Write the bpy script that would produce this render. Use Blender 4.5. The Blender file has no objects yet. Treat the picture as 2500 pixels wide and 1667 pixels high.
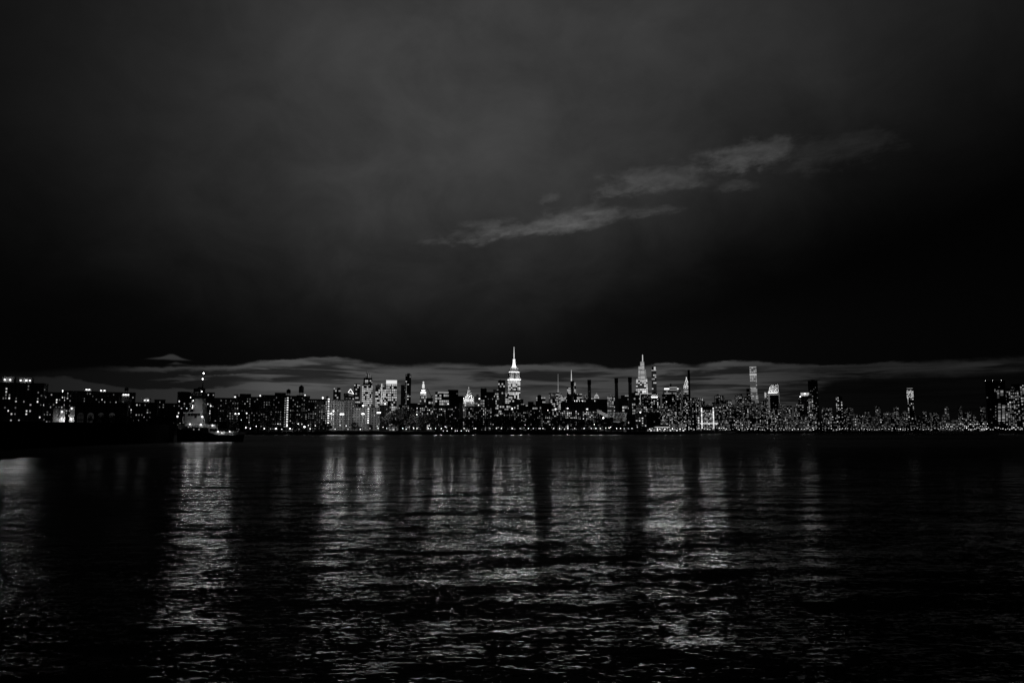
import bpy, math, random
from math import sin, cos, pi, atan2, radians, sqrt, floor, ceil
R = random.Random(7)
sc = bpy.context.scene
COL = sc.collection

# ------------------------------------------------------------------ camera
F, CX, CY = 1796.0, 1250.0, 833.5           # focal length and centre of the 2500 px wide photograph
HCAM, PITCH = 4.5, radians(6.89)
cs, sn = cos(PITCH), sin(PITCH)
GZ = 2.8                                     # street level of the far bank above the water


def at(px, py, D):
    u = (px - CX) / F; v = (CY - py) / F
    dy = cs - v * sn; t = D / dy
    return (u * t, D, HCAM + (sn + v * cs) * t)


def ang(px, py):
    u = (px - CX) / F; v = (CY - py) / F
    x, y, z = u, cs - v * sn, sn + v * cs
    return (atan2(x, y) * F, math.asin(z / sqrt(x * x + y * y + z * z)) * F)


cam = bpy.data.cameras.new('camera'); cam.sensor_width = 36; cam.lens = 36 * F / 2500
cam.clip_end = 30000; cam.clip_start = 0.5
co = bpy.data.objects.new('camera', cam); COL.objects.link(co)
co.location = (0, 0, HCAM); co.rotation_euler = (pi / 2 + PITCH, 0, 0)
sc.camera = co

# ------------------------------------------------------------------ node helpers


class NT:
    def __init__(s, tree):
        s.t = tree

    def n(s, typ, **kw):
        nd = s.t.nodes.new(typ)
        for k, v in kw.items():
            setattr(nd, k, v)
        return nd

    def put(s, sock, val):
        if hasattr(val, 'is_output') or isinstance(val, bpy.types.NodeSocket):
            s.t.links.new(val, sock)
        else:
            sock.default_value = val

    def m(s, op, a, b=0.0, c=0.0, clamp=False):
        nd = s.n('ShaderNodeMath', operation=op, use_clamp=clamp)
        for i, q in enumerate((a, b, c)):
            s.put(nd.inputs[i], q)
        return nd.outputs[0]

    def comb(s, x, y, z=0.0):
        nd = s.n('ShaderNodeCombineXYZ')
        for i, q in enumerate((x, y, z)):
            s.put(nd.inputs[i], q)
        return nd.outputs[0]

    def noise(s, vec, scale=1.0, detail=4.0, rough=0.5, dist=0.0, col=False):
        nd = s.n('ShaderNodeTexNoise', noise_dimensions='3D')
        s.put(nd.inputs['Vector'], vec); nd.inputs['Scale'].default_value = scale
        nd.inputs['Detail'].default_value = detail; nd.inputs['Roughness'].default_value = rough
        nd.inputs['Distortion'].default_value = dist
        return nd.outputs['Color' if col else 'Fac']

    def white(s, vec):
        nd = s.n('ShaderNodeTexWhiteNoise', noise_dimensions='3D')
        s.put(nd.inputs['Vector'], vec)
        return nd.outputs['Value']

    def smooth(s, x, a, b, lo=0.0, hi=1.0):
        nd = s.n('ShaderNodeMapRange', interpolation_type='SMOOTHSTEP')
        for i, q in enumerate((x, a, b, lo, hi)):
            s.put(nd.inputs[i], q)
        return nd.outputs[0]

    def ramp(s, x, stops, interp='B_SPLINE'):
        nd = s.n('ShaderNodeValToRGB'); nd.color_ramp.interpolation = interp
        e = nd.color_ramp.elements
        while len(e) > 1:
            e.remove(e[-1])
        e[0].position = stops[0][0]; e[0].color = (stops[0][1],) * 3 + (1,)
        for p, v in stops[1:]:
            q = e.new(p); q.color = (v, v, v, 1)
        s.put(nd.inputs[0], x)
        return nd.outputs[0]


# ------------------------------------------------------------------ night sky
world = bpy.data.worlds.new('World'); sc.world = world; world.use_nodes = True
wt = world.node_tree; wt.nodes.clear(); W = NT(wt)
tc = W.n('ShaderNodeTexCoord'); sep = W.n('ShaderNodeSeparateXYZ'); W.put(sep.inputs[0], tc.outputs['Generated'])
X = W.m('MULTIPLY', W.m('ARCTAN2', sep.outputs[0], sep.outputs[1]), F)       # azimuth, in focal-length units
Y = W.m('MULTIPLY', W.m('ARCSINE', sep.outputs[2]), F)                       # elevation
P = W.comb(X, Y, 0.0)


def scaled(ax, ay, az=0.0):
    nd = W.n('ShaderNodeVectorMath', operation='MULTIPLY_ADD')
    W.put(nd.inputs[0], P); nd.inputs[1].default_value = (ax, ay, 0); nd.inputs[2].default_value = (0, 0, az)
    return nd.outputs[0]


# high overcast lit by the city
big = W.noise(scaled(1 / 520, 1 / 420, 3.1), 1, 3, 0.5)
big2 = W.noise(scaled(1 / 240, 1 / 185, 9.7), 1, 6, 0.58, 0.5)
big3 = W.noise(scaled(1 / 95, 1 / 60, 2.7), 1, 5, 0.6, 0.4)
cloudmod = W.m('ADD', W.m('MULTIPLY', W.m('SUBTRACT', big, 0.5), 1.0), W.m('ADD', W.m('ADD', W.m('MULTIPLY', W.m('SUBTRACT', big2, 0.5), 1.0), W.m('MULTIPLY', W.m('SUBTRACT', big3, 0.5), 0.30)), 1.0))
dx = W.m('DIVIDE', W.m('ADD', X, 215.0), W.smooth(X, -500, 500, 410, 680))
ax_ = W.m('EXPONENT', W.m('MULTIPLY', W.m('MULTIPLY', dx, dx), -0.5))
tilt = W.m('SUBTRACT', Y, W.m('MULTIPLY', W.m('MAXIMUM', W.m('SUBTRACT', X, 60), 0.0), 0.28))
tilt = W.m('ADD', tilt, W.m('MULTIPLY', W.m('SUBTRACT', big2, 0.5), 90))
lowfade = W.smooth(tilt, 150, 650)
highfade = W.smooth(Y, 800, 1900, 1.0, 0.35)
glow = W.m('MULTIPLY', W.m('MULTIPLY', W.m('MULTIPLY', ax_, lowfade), W.m('MULTIPLY', cloudmod, highfade)), 0.040)
topglow = W.m('MULTIPLY', W.smooth(Y, 430, 1050), W.smooth(W.m('ABSOLUTE', X), 200, 1250, 0.009, 0.0045))
lowglow = W.m('MULTIPLY', W.m('EXPONENT', W.m('MULTIPLY', W.m('MULTIPLY', dx, dx), -0.7)), W.smooth(Y, 420, 200, 0.0, 0.0035))
sky = W.m('ADD', W.m('ADD', glow, topglow), W.m('ADD', lowglow, 0.0008))

# torn streak clouds, upper right


def streak(p0, p1, width, seed, amp, sx, sy):
    x0, y0 = ang(*p0); x1, y1 = ang(*p1)
    L = math.hypot(x1 - x0, y1 - y0); ux, uy = (x1 - x0) / L, (y1 - y0) / L
    ddx = W.m('SUBTRACT', X, (x0 + x1) / 2); ddy = W.m('SUBTRACT', Y, (y0 + y1) / 2)
    a = W.m('ADD', W.m('MULTIPLY', ddx, ux), W.m('MULTIPLY', ddy, uy))
    b = W.m('SUBTRACT', W.m('MULTIPLY', ddy, ux), W.m('MULTIPLY', ddx, uy))
    nv = W.comb(W.m('DIVIDE', a, sx), W.m('DIVIDE', b, sy), seed)
    nz = W.noise(nv, 1, 7, 0.54, 0.35)
    nz2 = W.noise(nv, 0.5, 4, 0.6, 0.2); nz3 = W.noise(nv, 2.2, 5, 0.65, 0.3)
    bb = W.m('ADD', b, W.m('ADD', W.m('MULTIPLY', W.m('SUBTRACT', nz2, 0.5), width * 2.6), W.m('MULTIPLY', W.m('SUBTRACT', nz3, 0.5), width * 1.3)))
    aa = W.m('ADD', a, W.m('MULTIPLY', W.m('SUBTRACT', nz3, 0.5), L * .25))
    ra = W.m('DIVIDE', aa, L * 0.5); rb = W.m('DIVIDE', bb, width)
    env = W.m('EXPONENT', W.m('MULTIPLY', W.m('ADD', W.m('POWER', W.m('ABSOLUTE', ra), 2.6), W.m('MULTIPLY', rb, rb)), -1.1))
    iso = W.noise(W.comb(W.m('DIVIDE', X, 62), W.m('DIVIDE', Y, 34), seed), 1, 7, 0.58, 0.5)
    d = W.m('ADD', env, W.m('ADD', W.m('MULTIPLY', W.m('SUBTRACT', iso, 0.5), 1.5), W.m('MULTIPLY', W.m('SUBTRACT', nz, 0.5), 0.9)))
    tex = W.m('ADD', W.m('MULTIPLY', W.smooth(nz3, .36, .66), 0.45), 0.65)
    return W.m('MULTIPLY', W.m('MULTIPLY', W.m('MULTIPLY', W.smooth(d, 0.18, 1.15), W.smooth(env, 0.02, 0.5)), tex), amp)


st = W.m('ADD', streak((1060, 584), (1560, 522), 24, 2.3, 0.050, 80, 26), streak((1490, 526), (1690, 505), 12, 4.1, 0.024, 60, 16))
st = W.m('ADD', st, streak((1290, 545), (1500, 520), 26, 12.4, 0.030, 60, 26))
st = W.m('ADD', st, streak((1450, 452), (1750, 425), 38, 5.9, 0.034, 90, 36))
st = W.m('ADD', st, streak((1690, 402), (1960, 362), 38, 8.2, 0.040, 90, 36))
st = W.m('ADD', st, W.m('ADD', streak((1850, 400), (2240, 325), 42, 7.7, 0.009, 110, 36), streak((1750, 460), (1860, 448), 13, 3.3, 0.016, 40, 16)))
st = W.m('ADD', st, W.m('ADD', streak((1315, 492), (1372, 474), 14, 1.7, 0.022, 34, 18), streak((1120, 548), (1270, 535), 12, 6.7, 0.016, 50, 14)))

# cloud bank low over the city: upper edge and brightness follow the azimuth
XN = W.m('ADD', W.m('DIVIDE', X, 2400), 0.5)
def xn(px): return ang(px, 890)[0] / 2400 + 0.5
edge = [(-300, 915), (0, 905), (90, 900), (160, 893), (260, 893), (330, 895), (420, 894), (520, 892), (580, 890), (620, 880), (700, 878), (770, 871), (850, 874), (900, 884), (960, 889), (1040, 886), (1120, 885),
        (1200, 890), (1290, 887), (1400, 886), (1470, 891), (1510, 898), (1580, 893), (1615, 886), (1670, 886), (1690, 891), (1730, 884), (1790, 881), (1880, 883), (1960, 890),
        (2050, 889), (2200, 881), (2300, 876), (2400, 879), (2440, 885), (2500, 889), (2800, 892)]
wob = W.noise(scaled(1 / 60, 1 / 22, 4.4), 1, 7, 0.68)
wob2 = W.noise(scaled(1 / 240, 1 / 60, 8.4), 1, 3, 0.5)
ev = W.m('MULTIPLY', W.ramp(XN, [(xn(x), ang(x, y)[1] / 260) for x, y in edge][::1][:32], 'CARDINAL'), 260)
ey = W.m('SUBTRACT', W.m('ADD', ev, W.m('ADD', W.m('MULTIPLY', W.m('SUBTRACT', wob, 0.5), 20), W.m('MULTIPLY', W.m('SUBTRACT', wob2, 0.5), 3))), Y)      # depth below the upper edge
inten = [(-300, .004), (0, .011), (100, .014), (250, .020), (450, .032), (600, .066), (760, .080), (900, .070), (1050, .062), (1250, .055), (1400, .060), (1500, .048),
         (1620, .058), (1760, .054), (1860, .040), (1960, .022), (2080, .0145), (2250, .015), (2380, .0165), (2500, .014), (2800, .004)]
iv = W.ramp(XN, [(xn(x), y * 10) for x, y in inten], 'LINEAR')
st1 = W.noise(scaled(1 / 190, 1 / 13, 1.3), 1, 6, 0.58, 0.7)
st2 = W.noise(scaled(1 / 330, 1 / 24, 6.2), 1, 5, 0.55, 0.5)
layers = W.m('ADD', W.m('MULTIPLY', st1, 0.5), W.m('MULTIPLY', st2, 0.5))
body = W.smooth(layers, 0.43, 0.545, 0.18, 1.0)
rim = W.smooth(ey, 8, 26, 1.0, 0.0)
body = W.m('MAXIMUM', body, W.m('MULTIPLY', rim, W.smooth(layers, 0.40, 0.52, 0.45, 1.0)))
haze_low = W.m('MULTIPLY', W.smooth(ey, 34, 80), W.smooth(X, 420, 640, 0.72, 0.06))
body = W.m('MAXIMUM', body, haze_low)
# far left: a thin bright layer, a dark gap, torn patches, then an even grey
eyl = W.m('ADD', ey, W.m('MULTIPLY', W.m('SUBTRACT', st2, 0.5), 12))
bl_ = W.m('ADD', W.m('MULTIPLY', W.smooth(eyl, 15, 5), W.smooth(X, -1000, -800, 0.1, 1.0)), W.m('MULTIPLY', W.m('MULTIPLY', W.smooth(eyl, 16, 22), W.smooth(eyl, 40, 32)), W.m('MULTIPLY', W.smooth(st1, .48, .60), W.smooth(X, -900, -700))))
bl_ = W.m('MAXIMUM', bl_, W.m('MULTIPLY', W.smooth(W.m('SUBTRACT', eyl, W.smooth(X, -1080, -800, 12, 46)), 0, 6), 0.68)); bl_ = W.m('MAXIMUM', bl_, 0.16)
mixl = W.smooth(X, -560, -680)
body = W.m('ADD', W.m('MULTIPLY', body, W.m('SUBTRACT', 1.0, mixl)), W.m('MULTIPLY', bl_, mixl))
bank = W.m('MULTIPLY', W.m('MULTIPLY', W.smooth(ey, -2.0, W.smooth(wob2, .38, .62, 3.0, 18.0)), body), W.m('MULTIPLY', iv, 0.1))
bank = W.m('MULTIPLY', bank, W.smooth(W.m('SUBTRACT', W.m('ADD', ey, W.m('MULTIPLY', W.m('SUBTRACT', st2, 0.5), 30)), W.smooth(X, 430, 760, 400, 0)), 16, 42, 1.0, 0.05))
# scraps of cloud above the bank: flat below, peaked above


def scrap_of(px, py, half, top, amp, skew):
    x0, y0 = ang(px, py)
    qa = W.m('DIVIDE', W.m('SUBTRACT', X, x0), half); rel = W.m('ADD', W.m('SUBTRACT', Y, y0), W.m('MULTIPLY', W.m('SUBTRACT', wob, 0.5), 6))
    q1 = W.m('MULTIPLY', W.m('SUBTRACT', qa, skew), 2.6); hh_ = W.m('ADD', W.m('MULTIPLY', W.m('EXPONENT', W.m('MULTIPLY', W.m('MULTIPLY', q1, q1), -1)), top * .65),
             W.m('MULTIPLY', W.m('EXPONENT', W.m('MULTIPLY', W.m('MULTIPLY', W.m('MULTIPLY', qa, qa), W.m('MULTIPLY', qa, qa)), -1.4)), top * .35))
    return W.m('MULTIPLY', W.m('MULTIPLY', W.smooth(rel, -3.5, 1.5), W.smooth(W.m('SUBTRACT', hh_, rel), 0, 5)), W.m('MULTIPLY', W.smooth(W.m('ABSOLUTE', qa), 1.35, .8), amp))


scrap = W.m('ADD', scrap_of(412, 876, 44, 13, 0.030, .12), scrap_of(436, 888, 24, 6, 0.018, -.2))
total = W.m('ADD', W.m('MAXIMUM', sky, 0.0), W.m('ADD', W.m('ADD', bank, scrap), st))
total = W.m('MULTIPLY', total, W.smooth(sep.outputs[2], -0.03, 0.0))
bg = W.n('ShaderNodeBackground'); W.put(bg.inputs['Color'], W.comb(total, total, total)); bg.inputs['Strength'].default_value = 1.0
wo = W.n('ShaderNodeOutputWorld'); wt.links.new(bg.outputs[0], wo.inputs[0])
sc.view_settings.view_transform = 'Standard'; sc.view_settings.look = 'None'
sc.view_settings.exposure = 0; sc.view_settings.gamma = 1

# ------------------------------------------------------------------ materials
MATS = {}


def pbr(name, col, rough=0.8, var=0.25, scale=0.4, metal=0.0, spec=0.3, grid=None):
    if name in MATS:
        return MATS[name]
    mt = bpy.data.materials.new(name); mt.use_nodes = True
    T = NT(mt.node_tree); bs = mt.node_tree.nodes['Principled BSDF']
    g = T.n('ShaderNodeTexCoord')
    nz = T.noise(g.outputs['Object'], scale, 5, 0.6)
    v = T.m('MULTIPLY', T.m('ADD', T.m('MULTIPLY', T.m('SUBTRACT', nz, 0.5), 2 * var), 1.0), col)
    if grid:                                # unlit window openings between brick piers
        uv = T.n('ShaderNodeUVMap'); sp = T.n('ShaderNodeSeparateXYZ'); T.put(sp.inputs[0], uv.outputs[0])
        fu = T.m('FRACT', T.m('DIVIDE', sp.outputs[0], grid[0])); fv = T.m('FRACT', T.m('DIVIDE', sp.outputs[1], grid[1]))
        op = T.m('MULTIPLY', T.m('MULTIPLY', T.m('GREATER_THAN', fu, .30), T.m('LESS_THAN', fu, .72)), T.m('MULTIPLY', T.m('GREATER_THAN', fv, .30), T.m('LESS_THAN', fv, .80)))
        v = T.m('MULTIPLY', v, T.m('SUBTRACT', 1.0, T.m('MULTIPLY', op, .85)))
    T.put(bs.inputs['Base Color'], T.comb(v, v, v))
    bs.inputs['Roughness'].default_value = rough; bs.inputs['Metallic'].default_value = metal
    bs.inputs['Specular IOR Level'].default_value = spec
    MATS[name] = mt
    return mt


def glowmat(name, strength, sample=False, base=0.1):
    if name in MATS:
        return MATS[name]
    mt = bpy.data.materials.new(name); mt.use_nodes = True
    bs = mt.node_tree.nodes['Principled BSDF']; T = NT(mt.node_tree)
    bs.inputs['Base Color'].default_value = (base, base, base, 1)
    bs.inputs['Emission Color'].default_value = (1, 1, 1, 1)
    oi = T.n('ShaderNodeObjectInfo')
    if sample:
        bs.inputs['Emission Strength'].default_value = strength
    else:
        T.put(bs.inputs['Emission Strength'], T.m('MULTIPLY', T.m('ADD', T.m('MULTIPLY', oi.outputs['Random'], 0.9), 0.4), strength))
    mt.cycles.emission_sampling = 'AUTO' if sample else 'NONE'
    MATS[name] = mt
    return mt


def facade(name, fh, cw, prob, strength, row=0.35, wall=0.05, fill=(0.08, 0.92, 0.22, 0.88), base_em=0.0, vary=0.6):
    """curtain wall: rows of lit and dark bays on the UV grid (metres); base_em is wall light put into emission"""
    if name in MATS:
        return MATS[name]
    mt = bpy.data.materials.new(name); mt.use_nodes = True
    T = NT(mt.node_tree); bs = mt.node_tree.nodes['Principled BSDF']
    uv = T.n('ShaderNodeUVMap'); sp = T.n('ShaderNodeSeparateXYZ'); T.put(sp.inputs[0], uv.outputs[0])
    oi = T.n('ShaderNodeObjectInfo'); rnd = T.m('MULTIPLY', oi.outputs['Random'], 97.0)
    u = T.m('DIVIDE', sp.outputs[0], cw); v = T.m('DIVIDE', sp.outputs[1], fh)
    iu = T.m('FLOOR', u); iv_ = T.m('FLOOR', v); fu = T.m('FRACT', u); fv = T.m('FRACT', v)
    r1 = T.white(T.comb(iu, iv_, rnd)); r2 = T.white(T.comb(iu, iv_, T.m('ADD', rnd, 31.7)))
    rr = T.white(T.comb(3.3, iv_, rnd))
    rb = T.noise(T.comb(T.m('MULTIPLY', iu, 0.23), T.m('MULTIPLY', iv_, 0.6), rnd), 1.0, 2, 0.5)
    th = T.m('ADD', prob, T.m('ADD', T.m('MULTIPLY', T.m('SUBTRACT', rr, 0.5), row * 2), T.m('MULTIPLY', T.m('SUBTRACT', rb, 0.5), 0.8)))
    lit = T.m('LESS_THAN', r1, th)
    msk = T.m('MULTIPLY', T.m('MULTIPLY', T.m('GREATER_THAN', fu, fill[0]), T.m('LESS_THAN', fu, fill[1])),
              T.m('MULTIPLY', T.m('GREATER_THAN', fv, fill[2]), T.m('LESS_THAN', fv, fill[3])))
    br = T.m('ADD', T.m('MULTIPLY', r2, vary), 1.0 - vary)
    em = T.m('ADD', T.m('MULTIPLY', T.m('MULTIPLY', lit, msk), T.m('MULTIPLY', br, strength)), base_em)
    T.put(bs.inputs['Emission Strength'], em); bs.inputs['Emission Color'].default_value = (1, 1, 1, 1)
    bs.inputs['Base Color'].default_value = (wall, wall, wall, 1); bs.inputs['Roughness'].default_value = 0.4
    mt.cycles.emission_sampling = 'NONE'
    MATS[name] = mt
    return mt


BRICK = pbr('dark brick', 0.10, 0.9, grid=(3.1, 2.9)); BRICK2 = pbr('brown brick', 0.15, 0.9, grid=(3.1, 2.9)); PALEB = pbr('pale brick', 0.17, 0.9, .3, .08, grid=(3.3, 2.9)); STONE = pbr('pale stone', 0.42, 0.8, 0.12, 0.05)
CONC = pbr('concrete', 0.22, 0.85, 0.3, 0.15); ROOFM = pbr('tar roof', 0.05, 0.9); STEEL = pbr('grey steel', 0.25, 0.5, 0.2, 0.5, 0.6)
DARK = pbr('black glass', 0.02, 0.25, 0.2, 0.1); WHITE = pbr('white paint', 0.6, 0.55, 0.12, 0.6); HULL = pbr('black hull paint', 0.004, 1.0, 0.6, 0.4, 0.0, 0.0)
WOOD = pbr('tank staves', 0.04, 0.9); ASPH = pbr('asphalt', 0.06, 0.9); STACKM = pbr('stack concrete', 0.30, 0.9, 0.35, 0.05)
WIN = [glowmat('dim window', 0.13), glowmat('lit window', 0.40), glowmat('bright window', 0.95)]
WINF = [glowmat('far dim window', 0.13), glowmat('far lit window', 0.36), glowmat('far bright window', 0.85)]
LAMP = glowmat('lamp glass', 3.6); SPORT = glowmat('sports lamp glass', 8.0); FLOOD = glowmat('flood lamp glass', 3.0); LENS = glowmat('added river glow', 5.0)
NAV = glowmat('masthead lamp glass', 6.0); SMALL = glowmat('small lamp glass', 1.4); STAIR = glowmat('stair light', 1.7)
BACKLIT = glowmat('backlit crown panel', 0.75); TUBE = glowmat('light tube', 2.2); DECKL = glowmat('deck lamp glass', 4.0)

# ------------------------------------------------------------------ meshes


class MB:
    def __init__(s):
        s.v = []; s.f = []; s.uv = []

    def face(s, pts, uvs=None):
        i = len(s.v); s.v += [tuple(p) for p in pts]; s.f.append(tuple(range(i, i + len(pts))))
        s.uv += uvs or [(0, 0)] * len(pts)
        return s

    def prism(s, poly, z0, z1, top=None, cap=True, u0=0.0):
        """poly counter-clockwise seen from above; top: another outline for the upper end"""
        tp = top or poly; n = len(poly); u = u0
        for i in range(n):
            a, b = poly[i], poly[(i + 1) % n]; c, d = tp[(i + 1) % n], tp[i]
            L = math.hypot(b[0] - a[0], b[1] - a[1])
            s.face([(a[0], a[1], z0), (b[0], b[1], z0), (c[0], c[1], z1), (d[0], d[1], z1)], [(u, z0), (u + L, z0), (u + L, z1), (u, z1)])
            u += ceil(L) + 40
        if cap:
            s.face([(p[0], p[1], z1) for p in tp]); s.face([(p[0], p[1], z0) for p in reversed(poly)])
        return s

    def box(s, cx, cy, z0, w, d, h, tw=None, td=None, tx=0.0, ty=0.0):
        q = lambda w, d, x, y: [(x - w / 2, y - d / 2), (x + w / 2, y - d / 2), (x + w / 2, y + d / 2), (x - w / 2, y + d / 2)]
        return s.prism(q(w, d, cx, cy), z0, z0 + h, q(tw if tw is not None else w, td if td is not None else d, cx + tx, cy + ty))

    def ring(s, cx, cy, r, n=12):
        return [(cx + r * cos(2 * pi * i / n), cy + r * sin(2 * pi * i / n)) for i in range(n)]

    def cyl(s, cx, cy, z0, r, h, r2=None, n=12):
        return s.prism(s.ring(cx, cy, r, n), z0, z0 + h, s.ring(cx, cy, r if r2 is None else max(r2, 1e-3), n))

    def ball(s, cx, cy, cz, r, n=8, sx=1, sz=1):
        k = n // 2
        rings = [[(cx + sx * r * sin(pi * j / k) * cos(2 * pi * i / n), cy + r * sin(pi * j / k) * sin(2 * pi * i / n), cz - sz * r * cos(pi * j / k)) for i in range(n)] for j in range(k + 1)]
        for j in range(k):
            for i in range(n):
                a, b, c, d = rings[j][i], rings[j][(i + 1) % n], rings[j + 1][(i + 1) % n], rings[j + 1][i]
                s.face([a, b, c, d] if 0 < j < k - 1 else ([a, c, d] if j == 0 else [a, b, c]))
        return s

    def bar(s, a, b, r, r2=None, n=5):
        """round rod from point a to point b"""
        ax, ay, az = a; bx, by, bz = b; d = (bx - ax, by - ay, bz - az); L = sqrt(sum(q * q for q in d)) or 1e-6
        d = tuple(q / L for q in d); up = (0, 0, 1) if abs(d[2]) < 0.9 else (1, 0, 0)
        e = (d[1] * up[2] - d[2] * up[1], d[2] * up[0] - d[0] * up[2], d[0] * up[1] - d[1] * up[0]); l = sqrt(sum(q * q for q in e)); e = tuple(q / l for q in e)
        g = (d[1] * e[2] - d[2] * e[1], d[2] * e[0] - d[0] * e[2], d[0] * e[1] - d[1] * e[0]); r2 = r if r2 is None else r2
        P0 = [tuple(a[k] + r * (cos(2 * pi * i / n) * e[k] + sin(2 * pi * i / n) * g[k]) for k in range(3)) for i in range(n)]
        P1 = [tuple(b[k] + r2 * (cos(2 * pi * i / n) * e[k] + sin(2 * pi * i / n) * g[k]) for k in range(3)) for i in range(n)]
        for i in range(n):
            s.face([P0[(i + 1) % n], P0[i], P1[i], P1[(i + 1) % n]])
        s.face(P0); s.face(P1[::-1])
        return s

    def mesh(s, name, mat):
        me = bpy.data.meshes.new(name); me.from_pydata(s.v, [], s.f)
        lay = me.uv_layers.new(name='UVMap'); flat = []
        for q in s.uv:
            flat += q
        lay.data.foreach_set('uv', flat); me.materials.append(mat); me.update()
        return me

    def build(s, name, mat, parent=None, loc=None):
        o = bpy.data.objects.new(name, s.mesh(name, mat)); COL.objects.link(o)
        if parent is not None:
            o.parent = parent
        if loc:
            o.location = loc
        return o


def tag(o, label, cat, group=None):
    o['label'] = label; o['category'] = cat
    if group:
        o['group'] = group
    return o


def thing(name, loc, rz=0.0, label=None, cat=None, group=None):
    o = bpy.data.objects.new(name, None); COL.objects.link(o); o.location = loc; o.rotation_euler = (0, 0, rz); o.empty_display_size = 2
    if label:
        tag(o, label, cat, group)
    return o


def dup(src, loc, rz=0.0, scale=None):
    r = src.copy(); COL.objects.link(r); r.location = loc; r.rotation_euler = (0, 0, rz)
    if scale:
        r.scale = scale
    for ch in list(src.children):
        c = ch.copy(); COL.objects.link(c); c.parent = r
        for g in list(ch.children):
            d = g.copy(); COL.objects.link(d); d.parent = c
    return r


def lamp(name, parent, loc, watts, radius=0.6, spot=None, aim=None):
    """a point or spot light parented to a building, mast or boat"""
    l = bpy.data.lights.new(name, 'SPOT' if spot else 'POINT'); l.energy = watts; l.shadow_soft_size = radius
    o = bpy.data.objects.new(name, l); COL.objects.link(o); o.parent = parent; o.location = loc
    if spot:
        l.spot_size = radians(spot); l.spot_blend = 0.6
        from mathutils import Vector
        o.rotation_euler = Vector(aim).to_track_quat('-Z', 'Y').to_euler()
    return o


def strip(parent, x, y, z, w, d, h, power):
    """a row of floodlights on a ledge, washing the stone above it"""
    return MB().box(x, y, z, w, d, h).build('floodlight_strip', glowmat('flood strip %.1f' % power, power), parent)


PANE = [MB().box(0, 0, -0.5, 1, 0.16, 1).mesh('window pane', m) for m in WIN]
PANEF = [MB().box(0, 0, -0.5, 1, 0.4, 1).mesh('far window pane', m) for m in WINF]
STAIRM = MB().box(0, 0, -0.5, 1, 0.3, 1).mesh('stair light pane', STAIR)


ADDED_LENSM = MB().face([(-.5, 0, -.5), (.5, 0, -.5), (.5, 0, .5), (-.5, 0, .5)]).mesh('lens', LENS)


def lens(parent, x, y, z, w, h, k, lit=True):
    """the bright glass of a lamp that shines out over the river, with the lamp itself"""
    o = bpy.data.objects.new('lens', ADDED_LENSM); COL.objects.link(o); o.parent = parent; o.location = (x, y, z); o.scale = (w, 1, h)
    MB().box(x, y + .06, z - h * .62, w * 1.2, .1, h * 1.24).build('added_lens_back', DARK, parent)
    if lit:
        lamp('added_river_spot', parent, (x, y - .15, z), 19 * k * w * h, .3, 165, (0, -1, -.02))
    return o


def put_pane(parent, mesh, x, y, z, w, h, rz=0.0, name='window'):
    o = bpy.data.objects.new(name, mesh); COL.objects.link(o); o.parent = parent
    o.location = (x, y, z); o.scale = (w, 1, h); o.rotation_euler = (0, 0, rz)
    return o


# ------------------------------------------------------------------ labels: where an unnamed thing stands between landmarks
MARKS = [(-60, 'left edge'), (46, 'floodlit slab'), (486, 'tugboat'), (696, 'stair light column'), (895, 'stepped tower'), (954, 'white crowned tower'), (996, 'black twin tower'),
         (1032, 'clock tower'), (1143, 'pyramid tower'), (1255, 'spired skyscraper'), (1396, 'needle tower'), (1438, 'second smokestack'), (1504, 'third smokestack'),
         (1569, 'tapering tower'), (1642, 'sign topped slab'), (1678, 'arched crown tower'), (1728, 'twin light columns'), (1840, 'square pencil tower'),
         (1892, 'slanted roof tower'), (1968, 'white capped block'), (2050, 'dotted tower'), (2224, 'lantern tower'), (2440, 'right edge tower'), (2600, 'right edge')]
PENDING = []
ORD = ['', 'first', 'second', 'third', 'fourth', 'fifth', 'sixth', 'seventh', 'eighth', 'ninth', 'tenth', 'eleventh', 'twelfth', 'thirteenth', 'fourteenth',
       'fifteenth', 'sixteenth', 'seventeenth', 'eighteenth', 'nineteenth']
for tens in ('twent', 'thirt', 'fort', 'fift', 'sixt', 'sevent'):
    ORD.append(tens + 'ieth')
    ORD += [tens + 'y-' + q for q in ORD[1:10]]


def later(o, px, what):
    PENDING.append((o, px, what))


def write_labels():
    seg = {}
    for o, px, what in PENDING:
        k = 0
        while k < len(MARKS) - 2 and px >= MARKS[k + 1][0]:
            k += 1
        seg.setdefault((k, what), []).append((px, o))
    for (k, what), L in seg.items():
        L.sort(key=lambda q: q[0])
        where = 'between %s and %s' % (MARKS[k][1], MARKS[k + 1][1])
        for i, (px, o) in enumerate(L):
            o['label'] = ('%s, %s' % (what, where)) if len(L) == 1 else ('%s, %s from left %s' % (what, ORD[min(i + 1, len(ORD) - 1)], where))


# ------------------------------------------------------------------ setting: water, land, sea wall
def P2(px, D): return (at(px, 1050, D)[0], D)


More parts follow.
